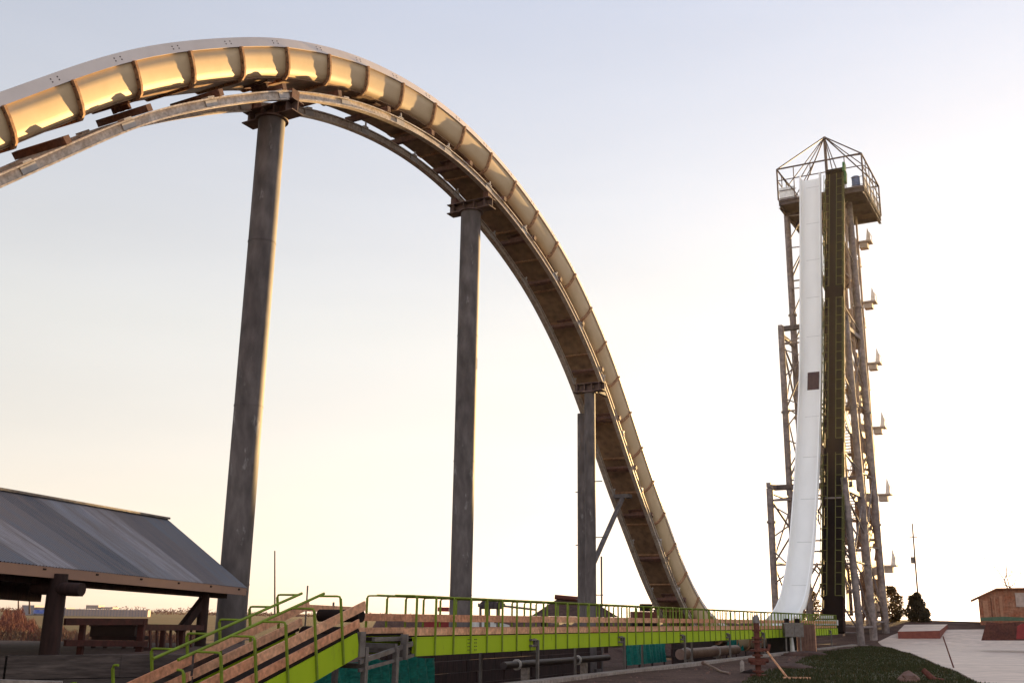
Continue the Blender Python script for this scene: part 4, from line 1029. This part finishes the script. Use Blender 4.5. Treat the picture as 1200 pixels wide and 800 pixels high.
# long spoil bank beyond the slide
rings = []; r = random.Random(9)
for i in range(121):
    t = i / 120; c = at(425 + 490 * t, 725, 98 + 4 * math.sin(t * 5)); c.z = EYE - 2.3
    hh = (1.95 + .22 * math.sin(t * 23) + .12 * math.sin(t * 61)) * sm(t, 0, .05) * (1 - sm(t, .95, 1)) + .02
    rings.append([c + Vector((r.uniform(-.1, .1), (u - .5) * 7, hh * max(0, math.sin(math.pi * u)) ** .8 * r.uniform(.93, 1.07))) for u in [j / 8 for j in range(9)]])
mb = MB(); mb.loft(rings, closed=False, sm=True, cap=False)
tag(mb.build('spoil_bank', M['earth']), 'long low bank of dark spoil beyond the conveyor and the slide foot', 'bank')

# ------------------------------------------------------------------ poles
def upole(name, px, ytop, ybot, Y, r, label, arms=True, lean=0):
    b = at(px, ybot, Y); t = at(px + lean, ytop, Y); root = empty(name, b, label, 'utility pole')
    mb = MB(); mb.tube([b, t], [r, r * .7], 10); mb.build('pole', M['twig'], root)
    if arms:
        h = (t - b).length; q = b.lerp(t, .86); mb = MB(); mb.bar(q - Vector((h * .02 + .3, 0, 0)), q + Vector((h * .02 + .3, 0, 0)), .12, .12); mb.build('crossarm', M['twig'], root)
        mb = MB(); q = b.lerp(t, .62) - Vector((.35, 0, 0)); mb.tube([q - UP * .45, q + UP * .45], .25, 10); mb.build('transformer', M['post'], root)
    return root
upole('utility_pole', 1078, 613, 728, 150, .13, 'tall utility pole rising behind the conical evergreen', lean=-9)
upole('utility_pole', 322, 645, 722, 170, .14, 'thin distant pole right of the thick leftmost column', False)
upole('utility_pole', 21.5, 700, 716, 210, .16, 'leftmost of two thin far poles seen under the pavilion roof', False)
upole('utility_pole', 34.5, 702, 719, 200, .18, 'pale far pole beside the blue sign seen under the pavilion roof', False)
# distant factory
Yf = 380; fac = empty('factory', at(105, 727, Yf), 'long low ribbed metal factory seen under the pavilion roof', 'building')
def bpx(mb, x0, y0, x1, y1, Y, dep, mi=0):
    a = at(x0, y0, Y); b = at(x1, y1, Y); mb.box(((a.x + b.x) / 2, Y + dep / 2, (a.z + b.z) / 2), Vector(((b.x - a.x) / 2, 0, 0)), Vector((0, dep / 2, 0)), UP * abs(a.z - b.z) / 2, mi)
mb = MB(); bpx(mb, 76, 713, 172, 730, Yf, 3); o = mb.build('main_hall', M['factory'], fac)
mb = MB(); k = 0
a = at(76, 713, Yf); b = at(172, 730, Yf); x = a.x
while x < b.x: mb.box((x, Yf - .08, (a.z + b.z) / 2), Vector((.10, 0, 0)), Vector((0, .03, 0)), UP * abs(a.z - b.z) / 2 * .98); x += 1.1
mb.build('wall_rib', M['factory2'], fac)
mb = MB(); bpx(mb, 36, 711, 75.5, 728, Yf + 3, 8); mb.build('low_wing', M['factory2'], fac)
mb = MB(); bpx(mb, 26, 708.5, 38, 728, Yf + 2, 8); mb.build('tower_block', M['factory2'], fac)
mb = MB(); bpx(mb, 39.5, 714, 53, 718.4, Yf - 1, 2); mb.build('blue_sign', M['bluesign'], fac)
for a, b in ((101, 115), (118, 132)): mb = MB(); bpx(mb, a, 708.5 if a < 110 else 710.8, b, 713, Yf + 2, 6); mb.build('roof_unit', M['factory'], fac)

# ------------------------------------------------------------------ dark hipped tent shape, red container and white vehicle behind the boards
mb = MB(); 
def hip(c, hx_, hy_, z0, z1, rx):
    V = [c + Vector((sx * hx_, sy * hy_, z0)) for sx, sy in ((-1, -1), (1, -1), (1, 1), (-1, 1))] + [c + Vector((-rx, 0, z1)), c + Vector((rx, 0, z1))]
    mb.add(V, [(0, 1, 5, 4), (1, 2, 5), (2, 3, 4, 5), (3, 0, 4), (3, 2, 1, 0)])
c = at(672, 720, 72); c.z = 0; zt = at(672, 699.5, 72).z; zb2 = at(672, 722, 72).z
sh = empty('shelter', Vector((c.x, c.y, EYE - 2.1)), 'dark brown hip-roofed shelter behind the conveyor at the slim columns', 'shelter')
hip(Vector((c.x, c.y, 0)), 2.8, 2.6, zb2, zt, .9); mb.build('roof', M['earth'], sh)
mb = MB()
for sx in (-2, 2):
    for sy in (-2, 2): mb.bar((c.x + sx, c.y + sy, EYE - 2.2), (c.x + sx, c.y + sy, zb2 + .1), .25, .25, up=Vector((0, 1, 0)))
mb.build('post', M['darkwood'], sh)
mb = MB(); mb.tube([at(650, 699, 71.5), at(683, 702, 71.5)], .16, 8); mb.build('ridge_log', M['rust'], sh)
c = at(756, 722, 82); dg = empty('excavator', Vector((c.x, c.y, EYE - 2.1)), 'small dark digger behind the conveyor left of the slide foot', 'digger')
mb = MB(); bpx(mb, 742, 716, 770, 727, 82, 2.0); mb.build('body', M['rust'], dg)
mb = MB(); bpx(mb, 752, 707, 765, 716, 82.2, 1.4); mb.build('cab', M['belt'], dg)
mb = MB(); mb.bar(at(766, 716, 82.6), at(778, 711, 82.6), .25, .25); mb.bar(at(778, 711, 82.6), at(783, 722, 82.6), .2, .2); mb.build('boom', M['rust'], dg)
mb = MB(); bpx(mb, 741, 727, 771, 734, 82, 2.2); mb.build('track', M['belt'], dg)
rc = empty('skip', at(513, 735, 60), 'dark red skip seen between the timber boards left of the middle column', 'skip')
mb = MB(); bpx(mb, 496, 726, 528, 738, 60, 2.2); mb.build('bin_body', M['red'], rc)
mb = MB(); bpx(mb, 494.5, 724.6, 529.5, 726, 59.9, 2.4); mb.build('rim_bar', M['rust'], rc)
ra_ = MB(); bpx(ra_, 513, 711, 526, 716, 58, 1.6); tag(ra_.build('red_crate', M['red']), 'red crate top poking above the boards left of the middle column', 'crate')
wv = empty('white_van', at(578, 735, 66), 'white van seen between the timber boards right of the middle column', 'van')
mb = MB(); 
pr = [(553, 741), (553, 729), (556, 724), (584, 723), (590, 730), (597, 732), (598, 741)]
prism_px(mb, pr, 66, 68); mb.build('body', M['paint_white'], wv)
mb = MB(); prism_px(mb, [(579, 729.5), (580, 725), (584, 725), (588, 729.5)], 65.95, 66.2); mb.build('window', M['belt'], wv)
for px in (562, 590): mb = MB(); q = at(px, 742, 66); mb.tube([q - Vector((0, .05, 0)), q + Vector((0, .25, 0))], .36, 16); mb.build('wheel', M['belt'], wv)
# pump / lamp cluster
pc_ = empty('pump_rack', at(583, 735, 50), 'dark pump rack with pipework standing above the boards beside the middle column', 'pump rack')
mb = MB()
for px in (563, 573, 583): mb.tube([at(px, 760, 50), at(px, 708, 50)], .06, 8)
mb.build('upright', M['post'], pc_)
mb = MB(); mb.tube([at(560, 708.5, 50), at(592, 708.5, 50)], .08, 8); mb.tube([at(585, 709, 50), at(628, 714, 52)], .05, 8); mb.build('manifold', M['post'], pc_)
for px in (567, 575, 580, 586): mb = MB(); q = at(px, 707.5, 50); mb.tube([q - UP * .22, q + UP * .05, q + UP * .15], [.16, .18, .08], 10); mb.build('valve', M['pipe'], pc_)

# ------------------------------------------------------------------ pavilion
ER = at(288, 690.5, 33.5); EL0 = at(0, 660.5, 20.5); e = (EL0 - ER); e.z = 0; 
dirE = (EL0 - ER); EL = ER + dirE * 1.5
RR = at(193, 609, 33.8); 
wv_ = Vector((RR.x - ER.x, RR.y - ER.y, 0)); run = wv_.length; 
RLx = at(0, 576, 26.0); dirR = (RLx - RR) / (RLx - RR).length; RL = RR + dirR * (EL - ER).length
pav = empty('pavilion', Vector((ER.x - 3, ER.y - 8, EYE - 1.9)), 'open timber pavilion with corrugated metal gable roof at the left edge', 'pavilion')
def roof_half(A, B, C_, Dd, name):            # A,B eave (right,left); C_,Dd ridge (right,left)
    X = (B - A); LX = X.length; ax = X.normalized(); nW = 170; V = []
    nrm = X.cross(C_ - A).normalized(); 
    if nrm.z < 0: nrm = -nrm
    per = .125
    n = int(LX / (per / 6)); 
    for i in range(n + 1):
        t = i / n; h = math.sin(2 * math.pi * t * LX / per) * .022
        for j in range(4):
            u = j / 3; V.append(A.lerp(B, t).lerp(C_.lerp(Dd, t), u) + nrm * (h + .06))
    fs_ = [(i * 4 + j, i * 4 + j + 1, (i + 1) * 4 + j + 1, (i + 1) * 4 + j) for i in range(n) for j in range(3)]
    me = bpy.data.meshes.new(name); o = bpy.data.objects.new(name, me)
    # local axes so that the material sees x along the eave and y up the slope
    ay = (C_ - A); ay = (ay - ax * ay.dot(ax)).normalized(); az = ax.cross(ay)
    Mx = Matrix((ax, ay, az)).transposed().to_4x4(); Mx.translation = A; inv = Mx.inverted()
    me.from_pydata([inv @ v for v in V], [], fs_); me.materials.append(M['roof']); me.polygons.foreach_set('use_smooth', [True] * len(fs_)); me.update()
    COL.objects.link(o); o.parent = pav; o.matrix_parent_inverse = Matrix.Identity(4); o.matrix_basis = Matrix.Translation(-pav.location) @ Mx
    return o
roof_half(ER, EL, RR, RL, 'roof')
RB = RR * 2 - ER; RB.z = ER.z; LBk = RL * 2 - EL; LBk.z = EL.z
roof_half(RB, LBk, RR, RL, 'roof')
mb = MB(); mb.bar(RR + UP * .055 - dirR * .05, RL + UP * .055, .34, .06); mb.build('ridge_cap', M['post'], pav)
mb = MB(); ce = Vector((0, 0, -.065)); mb.bar(ER + ce - dirE.normalized() * .0, EL + ce, .05, .22); mb.bar(RB + ce, LBk + ce, .05, .22)
mb.bar(ER + Vector((0, 0, -.12)), RR + Vector((0, 0, -.10)), .05, .2); mb.bar(RB + Vector((0, 0, -.12)), RR + Vector((0, 0, -.10)), .05, .2)
mb.build('fascia', M['fascia'], pav)
# ceiling boards and rafters
inn = Vector((wv_.x, wv_.y, 0)).normalized(); de = dirE.normalized()
mb = MB(); mb.bar(ER + inn * .55 + Vector((0, 0, -.12)) + de * .5, EL + inn * .55 + Vector((0, 0, -.12)), .32, .34); mb.build('eave_beam', M['darkwood'], pav)
mb = MB(); mb.bar(RB - inn * .55 + Vector((0, 0, -.12)) + de * .5, LBk - inn * .55 + Vector((0, 0, -.12)), .32, .34); mb.build('eave_beam', M['darkwood'], pav)
for k in range(9):
    q0 = ER.lerp(EL, (k + .3) / 9); q1 = RR.lerp(RL, (k + .3) / 9); q2 = RB.lerp(LBk, (k + .3) / 9)
    mb = MB(); mb.bar(q0 + UP * -.08, q1 + UP * -.08, .12, .18); mb.bar(q2 + UP * -.08, q1 + UP * -.08, .12, .18); mb.build('rafter', M['darkwood'], pav)
# posts
def post(px, Y, r, ytop, name='post', zb=EYE - 2.1):
    a = at(px, ytop, Y); mb = MB(); mb.tube([Vector((a.x, a.y, zb)), Vector((a.x, a.y, (zb + a.z) / 2)), a], [r * 1.15, r * 1.03, r], 16); return mb.build(name, M['darkwood'], pav)
post(69, 22.6, .195, 672); post(240, 31.3, .155, 692)
post(20, 25.5, .16, 680) if False else None
mb = MB(); a = at(239, 702, 31.3); b = at(209, 741, 30.6); mb.bar(a, b, .2, .22); mb.build('brace', M['darkwood'], pav)
mb = MB(); a = at(40, 688, 22.7); b = at(96, 690.5, 22.4); mb.tube([a, b], .14, 14); mb.build('log_beam', M['darkwood'], pav)
mb = MB(); mb.bar(at(-40, 690, 21.5), at(44, 697, 25), .2, .3); mb.build('tie_beam', M['darkwood'], pav)
bp1 = RB - inn * .55; 
for t in (.25, .7): 
    q = RB.lerp(LBk, t) - inn * .6; mb = MB(); mb.tube([Vector((q.x, q.y, EYE - 2.1)), q], .15, 12); mb.build('post', M['darkwood'], pav)
# pavilion floor
mb = MB(); fa = [ER + de * .3 + inn * .3, EL + inn * .3, LBk - inn * .3, RB + de * .3 - inn * .3]; V = [Vector((v.x, v.y, EYE - 1.62)) for v in fa] + [Vector((v.x, v.y, EYE - 2.3)) for v in fa]
mb.add(V, [(0, 1, 2, 3), (7, 6, 5, 4), (0, 4, 5, 1), (1, 5, 6, 2), (2, 6, 7, 3), (3, 7, 4, 0)]); mb.build('floor', M['wall'], pav)
# railing between the posts
rl = empty('wooden_railing', at(120, 768, 26), 'dark red-brown wooden railing between the pavilion posts', 'railing')
def rb(mb, x0, y0, x1, y1, Ya, Yb, w, h): mb.bar(at(x0, y0, Ya), at(x1, y1, Yb), w, h)
for (x0, y0, x1, y1) in ((76, 728, 172, 728), (168, 734.5, 238, 735), (76, 753, 172, 754), (160, 761, 236, 762)):
    mb = MB(); rb(mb, x0, y0, x1, y1, 23.4 if x0 < 100 else 26.5, 26.5 if x1 < 200 else 31, .06, .13 if y0 > 740 else .15); mb.build('rail', M['wood'], rl)
for px, y0, Y, w in ((98, 726, 24.2, .09), (167, 726, 26.4, .12), (192, 733, 28, .09), (214, 733, 29.5, .09)):
    mb = MB(); a = at(px, y0, Y); mb.bar(Vector((a.x, a.y, EYE - 1.7)), a, w * 1.3, w * 1.3, up=Vector((0, 1, 0))); mb.build('rail_post', M['wood'], rl)
mb = MB()
for k in range(7):
    px = 176 + k * 8; Y = 27 + k * .55; a = at(px, 736, Y); b = at(px, 760, Y); mb = MB(); mb.bar(b, a, .14, .03, up=Vector((1, 0, 0))); mb.build('infill_board', M['wood'], rl)
# a table with stools behind the railing
tb = empty('picnic_table', at(133, 770, 28.5), 'dark picnic table standing behind the pavilion railing', 'table')
a = at(108, 748, 28.5); b = at(162, 748, 28.5); cc = (a + b) / 2
mb = MB(); mb.box((cc.x, 28.9, cc.z + .02), Vector(((b.x - a.x) / 2, 0, 0)), Vector((0, .45, 0)), UP * .05); mb.build('table_top', M['darkwood'], tb)
for px in (110, 124, 146, 160):
    mb = MB(); q = at(px, 750, 28.6); mb.bar(Vector((q.x, q.y, EYE - 1.62)), q, .09, .09, up=Vector((0, 1, 0))); mb.build('leg', M['darkwood'], tb)
bx_ = empty('storage_box', at(133, 748, 28.8), 'dark storage chest standing on the picnic table', 'chest')
mb = MB(); a = at(107, 733.5, 28.7); b = at(158, 746.3, 28.7); mb.box(((a.x + b.x) / 2, 28.95, (a.z + b.z) / 2), Vector(((b.x - a.x) / 2, 0, 0)), Vector((0, .3, 0)), UP * abs(a.z - b.z) / 2); mb.build('body', mat('dark_brown_box', (.035, .018, .014), .8), bx_)
mb = MB(); mb.box(((a.x + b.x) / 2, 28.95, max(a.z, b.z) + .03), Vector(((b.x - a.x) / 2 + .03, 0, 0)), Vector((0, .33, 0)), UP * .028); mb.build('lid', M['darkwood'], bx_)
# retaining wall of timbers below the pavilion
tw = empty('timber_retaining_wall', at(90, 800, 21.5), 'weathered dark timber retaining wall at the lower left below the pavilion', 'wall')
za, zb3 = at(0, 768.5, 21.3).z, EYE - 3.3
n = 5; hgt = (za - zb3) / n
A0 = Vector((at(-160, 770, 20.3).x, 20.3, 0)); B0 = Vector((at(226, 770, 24.2).x, 24.2, 0))
for k in range(n):
    mb = MB(); x = 0; L = (B0 - A0).length; dd = (B0 - A0).normalized(); rr = random.Random(k); pos = 0; z = zb3 + hgt * (k + .5)
    while pos < L:
        ln_ = rr.uniform(2.2, 3.4); q0 = A0 + dd * pos; q1 = A0 + dd * min(L, pos + ln_ - .02); off = Vector((rr.uniform(-.02, .02), rr.uniform(-.03, .03), z + rr.uniform(-.006, .006)))
        mb.bar(q0 + off, q1 + off, .24, hgt - .02); pos += ln_
    mb.build('sleeper', M['wall'], tw)
mb = MB(); V = [(A0.x - 5, A0.y + .1, za - .06), (B0.x, B0.y + .1, za - .06), (B0.x + 1.2, 34, za - .06), (A0.x - 9, 34, za - .06)]
V2 = [(a, b, EYE - 2.6) for a, b, c in V]
mb.add(V + V2, [(0, 1, 2, 3), (7, 6, 5, 4), (0, 4, 5, 1), (1, 5, 6, 2), (2, 6, 7, 3), (3, 7, 4, 0)]); o = mb.build('terrace', M['earth']); o['kind'] = 'structure'
mb = MB(); a = at(-20, 797, 19.9); b = at(72, 799.5, 20.2); mb.bar(a, b, .3, .05); tag(mb.build('plank', M['concrete']), 'pale plank edge lying along the foot of the timber wall', 'plank')

# ------------------------------------------------------------------ evening haze
mb = MB(); mb.box((500, 1100, 29.5), Vector((3400, 0, 0)), Vector((0, 3400, 0)), UP * 33.5)
hz = mb.build('haze', M['sail']); hz.data.materials.clear()
hm = bpy.data.materials.new('evening_haze'); hm.use_nodes = True; nt_ = hm.node_tree; nt_.nodes.clear()
pv = nt_.nodes.new('ShaderNodeVolumePrincipled'); pv.inputs['Density'].default_value = .00004; pv.inputs['Color'].default_value = (1, .95, .92, 1); pv.inputs['Anisotropy'].default_value = .6
mo = nt_.nodes.new('ShaderNodeOutputMaterial'); nt_.links.new(pv.outputs[0], mo.inputs['Volume']); hz.data.materials.append(hm)
tag(hz, None, None, kind='stuff')

# ------------------------------------------------------------------ light
SUN_AZ = R(36.3); SUN_EL = R(5.4)
sd = bpy.data.lights.new('sun', 'SUN'); so = bpy.data.objects.new('sun', sd); COL.objects.link(so)
sd.energy = 5.0; sd.angle = R(.6); sd.color = (1.0, .66, .28)
dirv = Vector((math.sin(SUN_AZ) * math.cos(SUN_EL), math.cos(SUN_AZ) * math.cos(SUN_EL), math.sin(SUN_EL)))
so.rotation_euler = dirv.to_track_quat('Z', 'Y').to_euler(); so.location = (0, 0, 60)
w = bpy.data.worlds.new('World'); scene.world = w; w.use_nodes = True; N = w.node_tree.nodes; L = w.node_tree.links
bg = N['Background']; sk = N.new('ShaderNodeTexSky'); sk.sky_type = 'NISHITA'; sk.sun_disc = False
sk.sun_elevation = SUN_EL; sk.sun_rotation = SUN_AZ; sk.altitude = 200; sk.air_density = 1.0; sk.dust_density = 1.0; sk.ozone_density = 1.5
hs = N.new('ShaderNodeHueSaturation'); hs.inputs['Saturation'].default_value = .46; L.new(sk.outputs[0], hs.inputs['Color'])
gm = N.new('ShaderNodeGamma'); gm.inputs[1].default_value = .50; L.new(hs.outputs[0], gm.inputs[0])
# thin evening haze: the air is warmer near the horizon and lavender higher up
wc = N.new('ShaderNodeTexCoord'); sx_ = N.new('ShaderNodeSeparateXYZ'); L.new(wc.outputs['Generated'], sx_.inputs[0])
rp = N.new('ShaderNodeValToRGB'); L.new(sx_.outputs[2], rp.inputs[0]); e_ = rp.color_ramp.elements
e_[0].position = 0; e_[0].color = (1.0, .85, .78, 1); e_[1].position = .6; e_[1].color = (.86, .88, 1.0, 1)
q_ = e_.new(.12); q_.color = (1.0, .885, .81, 1); q_ = e_.new(.26); q_.color = (1.0, .93, .87, 1)
tn = N.new('ShaderNodeMix'); tn.data_type = 'RGBA'; tn.blend_type = 'MULTIPLY'; tn.inputs[0].default_value = 1; L.new(gm.outputs[0], tn.inputs[6]); L.new(rp.outputs[0], tn.inputs[7])
mpw = N.new('ShaderNodeMapping'); mpw.inputs['Scale'].default_value = (2.2, 1.2, 11); mpw.inputs['Rotation'].default_value = (0, R(7), 0); L.new(wc.outputs['Generated'], mpw.inputs[0])
nw = N.new('ShaderNodeTexNoise'); nw.inputs['Scale'].default_value = 1.6; nw.inputs['Detail'].default_value = 6; L.new(mpw.outputs[0], nw.inputs['Vector'])
mw = N.new('ShaderNodeMapRange'); mw.inputs['From Min'].default_value = .3; mw.inputs['From Max'].default_value = .7; mw.inputs['To Min'].default_value = .98; mw.inputs['To Max'].default_value = 1.02; L.new(nw.outputs['Fac'], mw.inputs[0])
tc2 = N.new('ShaderNodeMix'); tc2.data_type = 'RGBA'; tc2.blend_type = 'MULTIPLY'; tc2.inputs[0].default_value = 1; L.new(tn.outputs[2], tc2.inputs[6]); L.new(mw.outputs[0], tc2.inputs[7]); tn = tc2
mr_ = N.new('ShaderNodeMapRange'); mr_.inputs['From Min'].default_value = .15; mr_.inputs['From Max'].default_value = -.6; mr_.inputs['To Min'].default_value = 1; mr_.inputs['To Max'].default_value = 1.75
L.new(sx_.outputs[1], mr_.inputs[0])            # sky behind the camera multiplied brighter as added fill light
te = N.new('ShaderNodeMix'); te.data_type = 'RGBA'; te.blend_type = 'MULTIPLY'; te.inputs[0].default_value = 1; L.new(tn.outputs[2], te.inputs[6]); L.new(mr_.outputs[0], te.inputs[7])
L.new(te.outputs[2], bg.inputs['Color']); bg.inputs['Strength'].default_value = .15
vs_ = scene.view_settings; vs_.view_transform = 'Standard'; vs_.look = 'None'; vs_.exposure = 1.98; vs_.gamma = 1; vs_.use_curve_mapping = False
